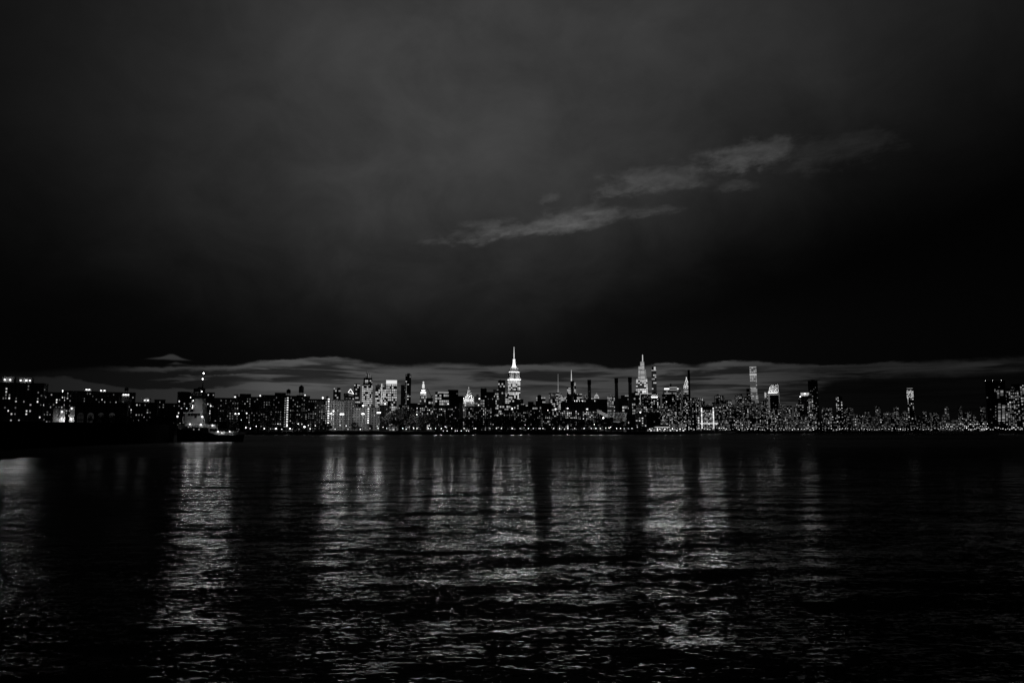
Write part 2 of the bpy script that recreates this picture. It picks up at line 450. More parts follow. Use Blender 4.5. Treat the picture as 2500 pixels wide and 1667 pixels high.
SHORE = [(-1400, 640), P2(-60, 690), P2(420, 720), P2(600, 790), P2(700, 800), P2(1100, 800), P2(1545, 800), P2(1580, 830), P2(1640, 850), P2(1700, 960), P2(1800, 1180), P2(2000, 1330),
         P2(2250, 1300), P2(2390, 1010), P2(2480, 930), (1500, 880)]
land = SHORE + [(9000, 880), (9000, 15000), (-9000, 15000), (-9000, 640)]
g = MB(); g.face([(x, y, GZ) for x, y in land])
gm = pbr('city ground', 0.10, 0.95, 0.4, 0.02)
o = g.build('ground', gm); o['kind'] = 'structure'
seawall = MB()
for i in range(len(SHORE) - 1):
    (ax, ay), (bx, by) = SHORE[i], SHORE[i + 1]
    L = math.hypot(bx - ax, by - ay); nx, ny = (by - ay) / L, -(bx - ax) / L
    seawall.prism([(ax + nx * .9, ay + ny * .9), (bx + nx * .9, by + ny * .9), (bx + nx * .02, by + ny * .02), (ax + nx * .02, ay + ny * .02)], -2, GZ + 0.25)
tag(seawall.build('seawall', pbr('wet concrete', 0.05, 0.6)), 'long low concrete sea wall along the far bank at the waterline', 'sea wall')

wm = bpy.data.materials.new('river water'); wm.use_nodes = True
T = NT(wm.node_tree); bs = wm.node_tree.nodes['Principled BSDF']
geo = T.n('ShaderNodeNewGeometry'); sp = T.n('ShaderNodeSeparateXYZ'); T.put(sp.inputs[0], geo.outputs['Position'])
px_, py_ = sp.outputs[0], sp.outputs[1]


def slope(sx, sy, seed, amp_x, amp_y, rot=0.0, detail=2.0, rough=0.5, dist=0.0):
    xr = T.m('ADD', T.m('MULTIPLY', px_, cos(rot)), T.m('MULTIPLY', py_, sin(rot)))
    yr = T.m('SUBTRACT', T.m('MULTIPLY', py_, cos(rot)), T.m('MULTIPLY', px_, sin(rot)))
    c = T.noise(T.comb(T.m('DIVIDE', xr, sx), T.m('DIVIDE', yr, sy), seed), 1, detail, rough, dist, True)
    q = T.n('ShaderNodeSeparateColor'); T.put(q.inputs[0], c)
    return (T.m('MULTIPLY', T.m('SUBTRACT', q.outputs[0], 0.5), amp_x), T.m('MULTIPLY', T.m('SUBTRACT', q.outputs[1], 0.5), amp_y))


S = [slope(4.2, 1.25, 1.1, 0.22, 0.66, 0.05, 1), slope(0.50, 0.155, 5.3, 0.80, 0.80, 0.07, 1, 0.5, 0.4), slope(0.13, 0.05, 8.9, 0.90, 0.78, -0.06, 1)]
far_ = T.smooth(py_, 30, 170)                       # wavelets too small to resolve far out become surface roughness
fine = T.smooth(py_, 30, 170, 1.0, 0.32)
sxv = S[0][0]; syv = S[0][1]
for a, b in S[1:]:
    sxv = T.m('ADD', sxv, T.m('MULTIPLY', a, fine)); syv = T.m('ADD', syv, T.m('MULTIPLY', b, fine))
patch = T.smooth(T.noise(T.comb(T.m('DIVIDE', px_, 160), T.m('DIVIDE', py_, 60), 2.2), 1, 3, 0.5), 0.32, 0.68, 0.72, 1.18)
wander = T.m('ADD', py_, T.m('MULTIPLY', T.noise(T.comb(T.m('DIVIDE', px_, 90), T.m('DIVIDE', py_, 60), 7.7), 1, 3, 0.5), 70))
lane = T.m('MULTIPLY', T.smooth(wander, 215, 275), T.smooth(wander, 800, 730))          # choppier mid-channel, sheltered under the wall
lane = T.m('MULTIPLY', lane, T.m('SUBTRACT', 1.0, T.m('MULTIPLY', T.smooth(wander, 415, 430), T.smooth(wander, 480, 462))))
gain = T.m('MULTIPLY', patch, T.m('ADD', 1.0, T.m('MULTIPLY', lane, 0.3)))
rgh = T.m('ADD', T.m('ADD', 0.10, T.m('MULTIPLY', far_, 0.23)), T.m('MULTIPLY', lane, 0.12))
sxv = T.m('MULTIPLY', sxv, gain); syv = T.m('MULTIPLY', syv, gain)
vm = T.n('ShaderNodeVectorMath', operation='NORMALIZE'); T.put(vm.inputs[0], T.comb(sxv, syv, 1.0))
fz = T.n('ShaderNodeFresnel'); fz.inputs['IOR'].default_value = 1.095; T.put(fz.inputs['Normal'], vm.outputs[0])
gl_ = T.n('ShaderNodeBsdfGlossy'); gl_.distribution = 'BECKMANN'; T.put(gl_.inputs['Roughness'], rgh); T.put(gl_.inputs['Normal'], vm.outputs[0])
df = T.n('ShaderNodeBsdfDiffuse'); df.inputs['Color'].default_value = (0.0015, 0.0015, 0.0015, 1)
mx = T.n('ShaderNodeMixShader'); T.put(mx.inputs[0], T.m('MULTIPLY', fz.outputs[0], 0.40))      # reflection scaled down so the gaps between light columns stay dark
wm.node_tree.links.new(df.outputs[0], mx.inputs[1]); wm.node_tree.links.new(gl_.outputs[0], mx.inputs[2])
wm.node_tree.links.new(mx.outputs[0], wm.node_tree.nodes['Material Output'].inputs['Surface'])
wb = MB().face([(-9000, -300, 0), (9000, -300, 0), (9000, 2200, 0), (-9000, 2200, 0)])
o = wb.build('water', wm); o['kind'] = 'structure'

# ------------------------------------------------------------------ buildings
NB = [0]


def building(x0, x1, yt, D, what=None, label=None, rot=0.0, ratio=0.8, mat=None, win=None, name='apartment_block', cat='building', group=None,
             roof=True, extras=(), yb=None, wing=0, far=None, seed=None):
    """x0, x1, yt: left, right and top of the silhouette in the photograph; D: how far away it stands (m).
    win = (dx, dy, w, h, chance, level) in photo px at that distance"""
    NB[0] += 1
    rr = random.Random(seed if seed is not None else NB[0] * 13 + 5)
    pL = at(x0, yt, D); pR = at(x1, yt, D); H = pL[2] - GZ
    Wd = pR[0] - pL[0]; cx = (pL[0] + pR[0]) / 2
    r = radians(rot) + -atan2(cx, D)
    a = abs(radians(rot)); w = Wd / (cos(a) + ratio * sin(a)); d = ratio * w
    cy = D + d / 2
    root = thing(name, (cx, cy, GZ), r, None, None)
    root['category'] = cat
    if label:
        root['label'] = label
    else:
        later(root, (x0 + x1) / 2, what or 'dark apartment block')
    if group:
        root['group'] = group
    root['w'], root['d'], root['h'] = w, d, H
    mat = mat or BRICK
    b = MB().box(0, 0, -0.5, w, d, H + 0.5)
    wy = 0
    if wing:
        wy = min(4.0, d * 0.2); b.box(0, -d / 2 - wy / 2 + 0.05, -0.5, w * wing, wy, H - 0.4)
    b.build('wall', mat, root)
    s = D / F
    if roof:
        MB().box(0, 0, H + 0.003, w + 0.5, d + 0.5, 0.9).build('roof', ROOFM, root)
    for e in extras:                        # (kind, x fraction -1..1, width px, height px)
        k, fx, ew, eh = e[:4]
        x = fx * w / 2; ew *= s; eh *= s
        if k == 'bulkhead':
            MB().box(x, 0, H + 0.91, ew, min(d * .7, ew), eh - .9).build('bulkhead', mat, root)
        elif k == 'tank':
            t = MB(); t.cyl(x, -d * .2, H + 0.91 + eh * .3, ew / 2, eh * .5); t.cyl(x, -d * .2, H + .91 + eh * .8, ew / 2 * 1.06, eh * .2, 0.1)
            for q in (-1, 1):
                for q2 in (-1, 1):
                    t.box(x + q * ew * .3, -d * .2 + q2 * ew * .3, H + .91, .4, .4, eh * .3)
            t.build('water_tank', WOOD, root)
        elif k == 'lit':                    # rooftop house with flood lamps on its front
            yy = -d * .25
            MB().box(x, 0, H + 0.91, ew, d * .5, eh - .9).build('bulkhead', CONC, root)
            for fxx in e[4]:
                lx = x + fxx * ew / 2
                fm, od = FLOOD, 1.2
                if len(e) > 5:
                    lens(root, lx, yy - od - .5, H + 1.6 + eh * .30, 1.0, 1.0, 250)
                q = MB().box(lx, yy - od, H + 1.0 + eh * .30, 1.1, .35, 1.0, 1.4); q.box(lx, yy - od / 2, H + 1.2 + eh * .35, .12, od, .12)
                q.build('flood_lamp', fm, root)
            lamp('floodlight', root, (x, yy - 2.2, H + 1.6 + eh * .30), 70 * len(e[4]), .6)
        elif k == 'lampdot':                # a single lamp standing on the roof
            q = MB().box(x, -d * .4, H + .91, .2, .2, eh); q.ball(x, -d * .4, H + .91 + eh, ew / 2 * .8)
            q.build('roof_lamp', LAMP, root)
    if win:
        dx, dy, ww, wh, ch, lev = win
        far = far if far is not None else D > 1600
        pan = PANEF if far else PANE
        faces = [(w, 0.0, 0)]
        if abs(rot) > 6:
            faces.append((d, -pi / 2 if rot > 0 else pi / 2, 1))
        cand = []
        for (fw, fr, side) in faces:
            comp = cos(a) if side == 0 else sin(a)
            stepx = dx * s / max(comp, .35)
            nx = max(1, int((fw - 1.0) / stepx)); nz = max(1, int((H - 2) / (dy * s)))
            litcol = [rr.random() for _ in range(nx)]
            for i in range(nx):
                for j in range(nz):
                    z = H - (j + 0.75) * dy * s
                    if z < 2.5:
                        continue
                    p = ch * (0.45 + 1.1 * litcol[i])
                    if rr.random() < p:
                        xx = (i + .5 - nx / 2) * fw / nx
                        off = (fw and (d if side == 0 else w)) / 2
                        if side == 0 and wing and abs(xx) < w * wing / 2:
                            off += wy - 0.05
                        if side == 0:
                            pos = (xx, -off - .04)
                        elif rot > 0:
                            pos = (-off - .04, -xx)
                        else:
                            pos = (off + .04, xx)
                        q = rr.random()
                        li = min(2, int(q * q * 2.2 * lev + (0.6 if lev > 1 else 0)))
                        cand.append((pos[0], pos[1], z, ww * s * (0.8 + .45 * rr.random()) / (1 if side == 0 else 1), wh * s * (0.85 + .3 * rr.random()), fr, li))
        rr.shuffle(cand)
        for c in cand[:100]:
            put_pane(root, pan[c[6]], *c[:6])
        if len(cand) > 100:
            mrest = MB()
            for c in cand[100:]:
                k0 = len(mrest.v); mrest.box(0, 0, -.5, c[3], .3, c[4])
                # turn and shift
                cr, sr = cos(c[5]), sin(c[5])
                for k in range(k0, len(mrest.v)):
                    vx, vy, vz = mrest.v[k]; vz = vz + .5 - c[4] / 2
                    mrest.v[k] = (c[0] + vx * cr - vy * sr, c[1] + vx * sr + vy * cr, c[2] + vz)
            oo = mrest.build('lit_windows', pan[1].materials[0], root); oo['kind'] = 'stuff'
    return root


PW = (5.2, 5.6, 2.0, 2.6, .30, 1.0)        # housing project: near
PW2 = (4.4, 4.4, 1.7, 2.0, .40, 1.0)       # housing slabs of the middle bank

# --- left bank
building(-45, 92, 936, 715, label='dark apartment slab with five floodlights on its roof at the left edge', rot=-14, ratio=.35, win=(6.6, 7.6, 2.6, 3.6, .26, 1.15), seed=3, wing=.18,
         extras=[('lit', -.22, 24, 17, (-.5, .45), 1), ('lit', .35, 26, 15, (-.75, .2, .75), 1), ('bulkhead', .8, 14, 3)])
building(92, 148, 959, 735, label='lower dark block with a column of lit windows, right of the floodlit slab', rot=-8, ratio=.5, win=(5.5, 6, 2.2, 3.2, .28, 1.1), seed=4, extras=[('lampdot', .85, 3, 4), ('bulkhead', -.2, 12, 2.5)])
building(146, 232, 956, 760, label='wide dark block with two flood lamps on its roof behind the arched hall', rot=-6, ratio=.4, win=(5.5, 6, 2, 2.8, .17, 1.0), seed=5, extras=[('lit', .35, 16, 7, (-.35, .4)), ('bulkhead', -.5, 20, 2)], wing=.2)
building(230, 318, 959, 770, label='wide dark block with a water tank and two lamps on its roof', rot=-6, ratio=.4, win=(5.5, 6, 2, 2.8, .17, 1.0), seed=6, extras=[('lit', -.66, 17, 7, (-.4, .5)), ('tank', .55, 9, 13)])
building(288, 316, 970, 720, label='small floodlit rooftop house block under the water tank', rot=-4, ratio=.5, mat=CONC, win=(5, 6, 1.8, 2.4, .2, 1.0), seed=7, extras=[('lit', .1, 16, 9, (-.6, .0, .7))])
building(314, 377, 984, 735, label='low block with a bright floodlit roof house left of the tugboat', rot=-6, ratio=.5, win=(5.5, 6, 2.4, 3, .3, 1.1), seed=8, extras=[('lit', .1, 20, 12, (-.2, .5))])
building(374, 398, 977, 800, 'small dark rooftop block', rot=0, win=(6, 6, 2, 2.4, .15, 1), seed=9)
building(396, 432, 986, 790, 'low dark row building', rot=0, win=(7, 6, 2, 2, .12, 1), seed=10)
building(430, 514, 959, 740, label='dark apartment block directly behind the tugboat mast', rot=4, ratio=.4, win=(5.6, 5.6, 2.2, 2.7, .30, 1.15), seed=21, extras=[('bulkhead', -.65, 18, 3), ('bulkhead', .2, 20, 2)], wing=.3)

# arched hall beside the river, left
hall = building(184, 300, 985, 700, label='old brick hall with faintly lit tall arched windows on the left bank', rot=-8, ratio=.3, mat=BRICK2, win=None, name='arched_hall', seed=11)
hw, hd, hh = hall['w'], hall['d'], hall['h']
AM = glowmat('frosted arch glass', 0.016)
for k, fx in enumerate((-.78, -.40, 0.0, .42)):
    aw = 5.2; q = MB(); n = 9; zc = hh * .58; z0 = hh * .22
    pts = [(-aw / 2, z0), (aw / 2, z0)] + [(aw / 2 * cos(pi * i / n), zc + aw / 2 * sin(pi * i / n)) for i in range(n + 1)]
    x = fx * hw / 2; y = -hd / 2
    q.face([(x + a, y - .12, b) for a, b in pts])
    for i in range(len(pts)):
        a, b = pts[i], pts[(i + 1) % len(pts)]
        q.face([(x + a[0], y + .05, a[1]), (x + b[0], y + .05, b[1]), (x + b[0], y - .12, b[1]), (x + a[0], y - .12, a[1])])
    wo_ = q.build('arched_window', AM, hall)
    fr = MB()
    for i in (-1, 0, 1):
        fr.box(x + i * aw / 4, y - .2, z0, .35, .1, zc - z0 + aw * .3)
    fr.box(x, y - .2, zc - .2, aw, .14, .5); fr.box(x, y - .2, z0 + (zc - z0) * .55, aw, .14, .9)
    fr.build('glazing_frame', DARK, wo_)

# floodlit utility buildings on the left bank


def litblock(x0, x1, yt, D, label, lamps, name='pump_house', mat=WHITE, watts=900):
    b = building(x0, x1, yt, D, label=label, mat=mat, name=name, ratio=.6, win=None)
    s = D / F
    for (fx, fz) in lamps:
        x = fx * b['w'] / 2; z = b['h'] * fz
        q = MB().box(x, -b['d'] / 2 - .55, z, 1.0, .5, 1.1, .6); q.box(x, -b['d'] / 2 - .2, z + .4, .15, .5, .15)
        q.build('wall_lamp', FLOOD, b)
    lamp('floodlight', b, (x, -b['d'] / 2 - 2.4, b['h'] * .5), 90 * len(lamps), .5)
    return b


litblock(129, 144, 997, 698, 'pale floodlit two storey wall beside the column of four lamps', [(.9, .05)])
litblock(145, 157, 998, 700, 'narrow pale block with a column of four bright wall lamps', [(-.2, .85), (-.2, .58), (-.2, .3), (-.2, .05), (.8, .1)])
litblock(170, 184, 992, 702, 'narrow pale block with three bright wall lamps beside the arched hall', [(-.5, .9), (-.5, .5), (-.5, .1)])

# --- behind and right of the tug
building(516, 576, 973, 800, label='dark apartment block with window columns just right of the tugboat', rot=0, ratio=.5, win=(5, 6.2, 1.8, 2.6, .20, 1.0), seed=31, extras=[('bulkhead', .75, 10, 12), ('lit', .65, 11, 5, (0.2,))])
building(574, 636, 970, 830, label='dark block with a humped rooftop left of the stair light column', rot=0, ratio=.5, win=(5, 5.6, 1.7, 2.2, .20, 1.0), seed=32, extras=[('bulkhead', -.35, 26, 9), ('lit', .75, 8, 6, (.0,))], wing=.25)
st1_ = building(634, 700, 966, 815, label='apartment block with a bright column of stair lights down its right edge', rot=0, ratio=.5, win=(5.2, 5.8, 1.9, 2.4, .19, 1.0), seed=33, extras=[('bulkhead', .35, 26, 8), ('tank', .93, 10, 16)])
building(700, 752, 968, 825, label='apartment block under the tall tank tower with a pointed cap', rot=0, ratio=.5, mat=BRICK2, win=(4.8, 5.0, 1.8, 2.2, .28, .9), seed=34, extras=[('bulkhead', .1, 16, 4), ('tank', .2, 12, 27), ('lampdot', .55, 4, 2)], wing=.3)
st2_ = building(750, 801, 976, 818, label='apartment block with a bright stair light column beside the ball field', rot=0, ratio=.5, mat=BRICK2, win=(4.8, 5.0, 1.8, 2.2, .28, .9), seed=35, extras=[('lampdot', .35, 5, 3), ('tank', .78, 7, 8)], wing=.4)
building(800, 862, 977, 860, label='floodlit grey apartment block behind the tall ball field lamps', rot=0, ratio=.4, mat=PALEB, win=(4.6, 5.2, 1.6, 1.9, .28, .9), seed=36, extras=[('bulkhead', -.3, 16, 3), ('bulkhead', .5, 12, 5)], wing=.3)
building(858, 884, 986, 875, label='dark low block behind the ball field, left of the second stair column', rot=0, ratio=.7, win=(4.4, 4.6, 1.7, 2, .5, 1), seed=37)
st3_ = building(862, 925, 995, 850, label='grey floodlit block with a short stair light column behind the field', rot=0, ratio=.4, mat=PALEB, win=(4.8, 5, 1.8, 2, .22, 1), seed=38, extras=[('lampdot', -.3, 5, 3), ('bulkhead', .45, 9, 9)])
building(924, 950, 990, 900, 'grey floodlit apartment block', rot=0, mat=PALEB, win=(4.4, 5, 1.7, 2, .2, 1), seed=39, extras=[('lampdot', .1, 4, 3)])
for (bd, px, ya, yb_, dy) in ((st1_, 694.5, 971, 1041, 5.75), (st2_, 797.5, 974, 1034, 5.75), (st3_, 896.5, 998, 1033, 5.6)):
    s = bd.location[1] / F
    lx = (px - CX) / F * bd.location[1] * 1.0 - bd.location[0]
    y = ya
    D0 = bd.location[1] - bd['d'] / 2
    lx = at(px, 1000, D0)[0] - bd.location[0]
    MB().box(lx, -bd['d'] / 2 - 1.2, 0, 3.4, 2.4, bd['h'] - 1.0).build('stair_tower', BRICK2, bd)
    while y < yb_:
        z = at(px, y, D0)[2] - GZ
        put_pane(bd, STAIRM, lx + .15, -bd['d'] / 2 - 2.5, z, 1.6, 1.05, name='stair_light')
        put_pane(bd, PANE[1], lx - 2.4, -bd['d'] / 2 - .1, z - .4, .8, 1.0)
        y += dy

# --- middle bank behind the trees
building(972, 1053, 989, 1000, label='low wide block with window dots behind the floodlit park trees', rot=0, ratio=.3, win=(4.0, 4.2, 2.0, 2.2, .45, 1.1), seed=41, wing=.2)
building(1057, 1122, 991, 960, label='wide black block with scattered windows and one roof flare', rot=0, ratio=.4, win=(4.0, 4.4, 1.9, 2.3, .36, 1.1), seed=42, extras=[('lit', .0, 12, 9, (.55,)), ], wing=.3)
building(1120, 1130, 984, 950, label='thin grey slab edge beside the wide black block', rot=0, ratio=1.4, mat=CONC, win=None, seed=43)
building(1134, 1200, 994, 950, label='dark block with rows of window dots below the pyramid tower', rot=0, ratio=.4, win=(4.2, 4.6, 1.9, 2.2, .50, 1.0), seed=44, extras=[('lit', .05, 10, 9, (-.2,)), ('bulkhead', -.5, 8, 3)], wing=.35)
building(1186, 1210, 970, 1010, label='grey slab with a pale lit edge left of the spired skyscraper', rot=16, ratio=.6, mat=CONC, win=(4, 5, 1.5, 2, .3, 1), seed=45)
building(1225, 1276, 1002, 980, 'grey dotted housing block', rot=0, ratio=.4, mat=PALEB, win=(3.8, 4.1, 1.5, 1.9, .45, .9), seed=46, extras=[('lampdot', .0, 4, 3)])
building(1273, 1324, 1000, 990, 'grey dotted housing block', rot=0, ratio=.4, mat=BRICK2, win=(3.9, 4.1, 1.7, 2.0, .5, 1), seed=47, wing=.3)
building(1322, 1362, 1004, 970, 'grey dotted housing block', rot=0, ratio=.5, mat=PALEB, win=(3.8, 4.1, 1.6, 2, .5, 1), seed=48, extras=[('lampdot', .75, 5, 4), ('lampdot', -.2, 3, 1)])
building(1325, 1356, 1026, 880, label='low pale lit block between dark trees, below the housing slabs', rot=0, ratio=.6, mat=CONC, win=(3.4, 3.6, 1.9, 2, .6, 1.1), seed=49)
building(1360, 1409, 1001, 930, label='dark window dotted housing block below the needle topped tower', rot=0, ratio=.4, win=(3.9, 3.9, 1.9, 2.1, .66, 1.15), seed=50, extras=[('lit', .05, 8, 6, (.2,))], wing=.3)
building(1411, 1460, 1003, 925, label='dark window dotted housing block beside the slanted conveyor roof', rot=0, ratio=.4, win=(3.9, 3.9, 1.9, 2.1, .60, 1.05), seed=51, extras=[('lit', -.05, 8, 6, (.1,))], wing=.3)

# --- power station
PD = 1050
ps = building(1371, 1462, 982, PD, label='wide windowless power station hall under the smokestacks', rot=0, ratio=.6, win=None, name='power_station', seed=60)
MB().box(ps['w'] * .36, 0, ps['h'] + .91, ps['w'] * .36, ps['d'] * .8, 3.6).build('roof_house', BRICK, ps)
for fx in (-.12, -.06, .01, .08, .1, .42):
    q = MB().box(fx * ps['w'], -ps['d'] * .45, ps['h'] + .9, .15, .15, 1.2); q.ball(fx * ps['w'], -ps['d'] * .45, ps['h'] + 2.3, .45); q.build('roof_lamp', LAMP, ps)
for i in range(9):
    MB().box((-.46 + i * .075) * ps['w'], -ps['d'] / 2 - .25, ps['h'] * .55, .9, .5, ps['h'] * .42).build('pilaster', CONC, ps)
building(1452, 1484, 976, PD + 20, label='black boiler house block right of the power station hall', rot=0, ratio=.8, win=None, name='boiler_house', seed=61, extras=[('bulkhead', .0, 14, 1.5), ('lampdot', -.3, 3, -1)])


def stack(x0, x1, yt, D, label, cap=12):
    p0, p1 = at(x0, yt, D), at(x1, yt, D); r = (p1[0] - p0[0]) / 2; H = p0[2] - GZ
    t = thing('smokestack', ((p0[0] + p1[0]) / 2, D, GZ), 0, label, 'smokestack', 'smokestacks of the power station'); s = D / F
    MB().cyl(0, 0, 0, r * 1.12, H - cap * s, r * .86, 20).build('shaft', STACKM, t)
    c = MB().cyl(0, 0, H - cap * s, r, cap * s - 1, r, 20); c.cyl(0, 0, H - 1, r * 1.06, 1, r * 1.06, 20); c.build('cap_band', pbr('soot black', 0.015, .95), t)
    rr_ = MB()
    for k in (.35, .6):
        rr_.cyl(0, 0, H * k, r * 1.12, .8, r * 1.12, 20)
    rr_.build('catwalk', STEEL, t)
    return t


stack(1393, 1401.5, 930, 1060, 'smokestack with black cap standing in front of the needle topped tower')
stack(1434, 1443, 927, 1065, 'smokestack with black cap alone above the power station roof')
stack(1500, 1509, 923, 1070, 'left of the two close smokestacks near the tapering glass tower')
stack(1533, 1542.5, 921, 1075, 'right of the two close smokestacks, beside the tapering glass tower')
stack(1678.5, 1684, 903, 1800, 'slim black smokestack rising behind the arched crown tower', 26)

# generating station with slanted conveyor
t = thing('conveyor_house', (at(1473, 1010, 900)[0], 905, GZ), 0, 'pale slanted conveyor gallery sloping down to the pillared station', 'conveyor')
m_ = 900 / F
za, zb = at(1460, 998, 900)[2] - GZ, at(1487, 1012, 900)[2] - GZ; hw_ = 14 * m_
gl = MB(); gl.prism([(-hw_, -2), (hw_, -2), (hw_, 3), (-hw_, 3)], 0, 1)
gl.v = [(x, y, (za if x < 0 else zb) + (-4.6 if z == 0 else 0)) for x, y, z in gl.v]
gl.build('gallery', WHITE, t)
for q in (-.97, -.55, .9):
    MB().box(q * hw_, 0, 0, 1.2, 1.2, za + (zb - za) * (q + 1) / 2 - 4.7).build('leg', CONC, t)
pst = building(1487, 1531, 1007, 900, label='pale pillared concrete station building behind the riverside lamps', rot=0, ratio=.5, mat=CONC, win=None, name='pillared_station', seed=62)
w_, d_, h_ = pst['w'], pst['d'], pst['h']
MB().box(-w_ * .13, -d_ / 2 - .06, h_ * .62, w_ * .70, .1, h_ * .27).build('upper_opening', DARK, pst)
MB().box(-w_ * .13, -d_ / 2 - .06, h_ * .08, w_ * .66, .1, h_ * .38).build('lower_opening', DARK, pst)
for i in range(9):
    MB().box((-.45 + i * .078) * w_, -d_ / 2 - .5, h_ * .62, .55, .8, h_ * .27).build('pillar', WHITE, pst)
MB().box(-w_ * .10, -d_ / 2 - .9, h_ * .46, w_ * .8, 1.8, 1.4).build('ledge', WHITE, pst)
MB().box(w_ * .40, -d_ / 2 - .5, 0, w_ * .16, 1, h_ - .3).build('end_wall', WHITE, pst)
lamp('floodlight', pst, (-w_ * .2, -22, h_ * 1.1), 2600, 1.0); lamp('floodlight', pst, (-w_ * .9, -24, h_ * .9), 1500, 1.0)
tb = building(1459, 1489, 1024, 890, label='low lit shed below the slanted conveyor gallery', rot=0, ratio=.6, mat=CONC, win=(3.4, 5, 2, 2.2, .5, 1.1), name='shed', seed=63, extras=[('lampdot', .0, 5, 2)])
building(1530, 1552, 1012, 930, 'slit windowed warehouse', rot=0, ratio=.6, win=(9, 7, 1.6, 3.5, .3, 1.3), seed=64)
building(1552, 1580, 1010, 900, label='black warehouse with pairs of bright square windows by the marina', rot=0, ratio=.5, win=(5.2, 6.0, 3.0, 2.6, .55, 1.5), seed=65, extras=[('lampdot', -.1, 4, 2)])
building(1578, 1614, 1008, 960, label='dark office block with few dim windows behind the marina', rot=0, ratio=.6, win=(5, 4.4, 2.4, 1.9, .16, .8), seed=66)

# ------------------------------------------------------------------ midtown and downtown towers
OF = lambda st=0.8, p=.6: facade('office floors %.2f %.2f' % (st, p), 8.0, 5.0, p, st, row=.4)
OFF_B = facade('busy office floors', 8.0, 6.0, .72, .62, row=.3); OFF_M = facade('half lit office floors', 8.0, 6.0, .42, .5, row=.45)
OFF_L = facade('few lit office floors', 8.0, 6.0, .14, .5, row=.30); GRID = facade('lit grid facade', 9.0, 7.0, .9, .75, row=.1)
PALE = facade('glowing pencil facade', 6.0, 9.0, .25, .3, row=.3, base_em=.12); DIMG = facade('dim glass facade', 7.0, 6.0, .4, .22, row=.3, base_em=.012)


def gtower(x0, x1, yt, D, mat, what=None, label=None, rot=0, ratio=.9, extras=(), seed=None, win=None, name='office_tower', roof=True):
    return building(x0, x1, yt, D, what, label, rot, ratio, mat, win, name, 'tower', None, roof, extras, far=True, seed=seed)


FW = (3.6, 3.6, 2.2, 1.6, .34, 1.1)
t1 = gtower(812, 830, 952, 2600, OFF_M, label='tower with two dark boxes on its roof behind the ball field block', extras=[('bulkhead', -.62, 5.5, 5), ('bulkhead', .45, 8, 6)])
# tower with outlined triangle
tt = gtower(838, 862, 967, 2700, OFF_M, label='tower with an outlined triangle of light on its roof')
w_, h_ = tt['w'], tt['h']; s = 2700 / F
q = MB(); A, B_, C_ = (-w_ * .12, 0, h_ + 10 * s), (w_ * .13, 0, h_ + 18 * s), (w_ * .45, 0, h_ + 6 * s)
q.bar(A, B_, .9); q.bar(B_, C_, .9); q.bar(A, C_, .7); q.build('light_frame', TUBE, tt)
q = MB(); q.bar((-w_ * .12, 0, h_), A, .8); q.bar((w_ * .45, 0, h_), C_, .8); q.box(-w_ * .3, 0, h_ + .91, w_ * .5, w_ * .4, 7 * s); q.build('roof_frame', STEEL, tt)
gtower(863, 878, 937, 2800, OFF_M, label='dark capped tower left of the stepped bright tower', extras=[])
# stepped bright tower
tb = gtower(882, 907, 940, 2900, OFF_B, label='stepped bright office tower with domed top and antennas', roof=False)
w_, d_, h_ = tb['w'], tb['d'], tb['h']; s = 2900 / F
MB().box(1.5, 0, h_ + .02, w_ * .90, d_ * .9, 6 * s).build('dark_band', DARK, tb)
MB().box(2, 0, h_ + 6 * s + .04, w_ * .84, d_ * .84, 7 * s).build('upper_floors', OFF_B, tb)
MB().box(2, 0, h_ + 13 * s + .06, w_ * .84, d_ * .84, 5 * s, w_ * .76).build('upper_band', DARK, tb)
q = MB(); q.cyl(2, 0, h_ + 18 * s + .08, w_ * .37, 5 * s, w_ * .35, 16); q.cyl(2, 0, h_ + 23 * s + .08, w_ * .35, 5 * s, w_ * .2, 16); q.cyl(2, 0, h_ + 28 * s + .08, w_ * .2, 3 * s, w_ * .06, 16); q.build('dome', DIMG, tb)
q = MB(); q.bar((-w_ * .1, 0, h_ + 27 * s), (-w_ * .14, 0, h_ + 36 * s), .8); q.bar((w_ * .12, 0, h_ + 27 * s), (w_ * .10, 0, h_ + 34 * s), .8); q.build('antenna', STEEL, tb)
b5 = gtower(915, 941, 945, 2500, facade('bright lit grid', 7.0, 5.0, .84, .70, row=.12), label='bright gridded office slab left of the white crowned tower', roof=False)
MB().box(-b5['w'] * .02, 0, b5['h'] + .02, b5['w'] * .98, b5['d'] * .9, 7 * 2500 / F).build('dark_crown', DIMG, b5)
MB().box(b5['w'] * .06, -b5['d'] / 2 - .4, b5['h'] * .35, 5, .7, b5['h'] * .65 + 11).build('lit_lift_shaft', facade('lit shaft', 5, 9, 1.2, .9), b5)
b6 = gtower(941, 967, 937, 2400, OFF_B, label='bright office tower with a solid white glowing crown', roof=False)
MB().box(0, 0, b6['h'] + .02, b6['w'], b6['d'], 9 * 2400 / F).build('crown', BACKLIT, b6)
MB().box(0, -b6['d'] / 2 - .3, 0, 3, .6, b6['h'] - 1).build('facade_rib', DIMG, b6)
tk = gtower(978, 991, 940, 2700, DARK, label='lower dark half of the black twin tower, left of the taller one', win=(4, 4, 2.4, 1.8, .10, 1.2))
tk2 = gtower(989, 1003, 914, 2700, DARK, label='tall black slab tower with sparse windows, right of its lower twin', win=(3.6, 3.6, 2.6, 1.8, .17, 1.5), extras=[('bulkhead', .1, 7, 3)])
MB().box(-tk2['w'] * .3, -tk2['d'] / 2 - .4, tk2['h'] * .2, 1.4, .8, tk2['h'] * .65).build('light_strip', glowmat('dim strip', .22), tk2)

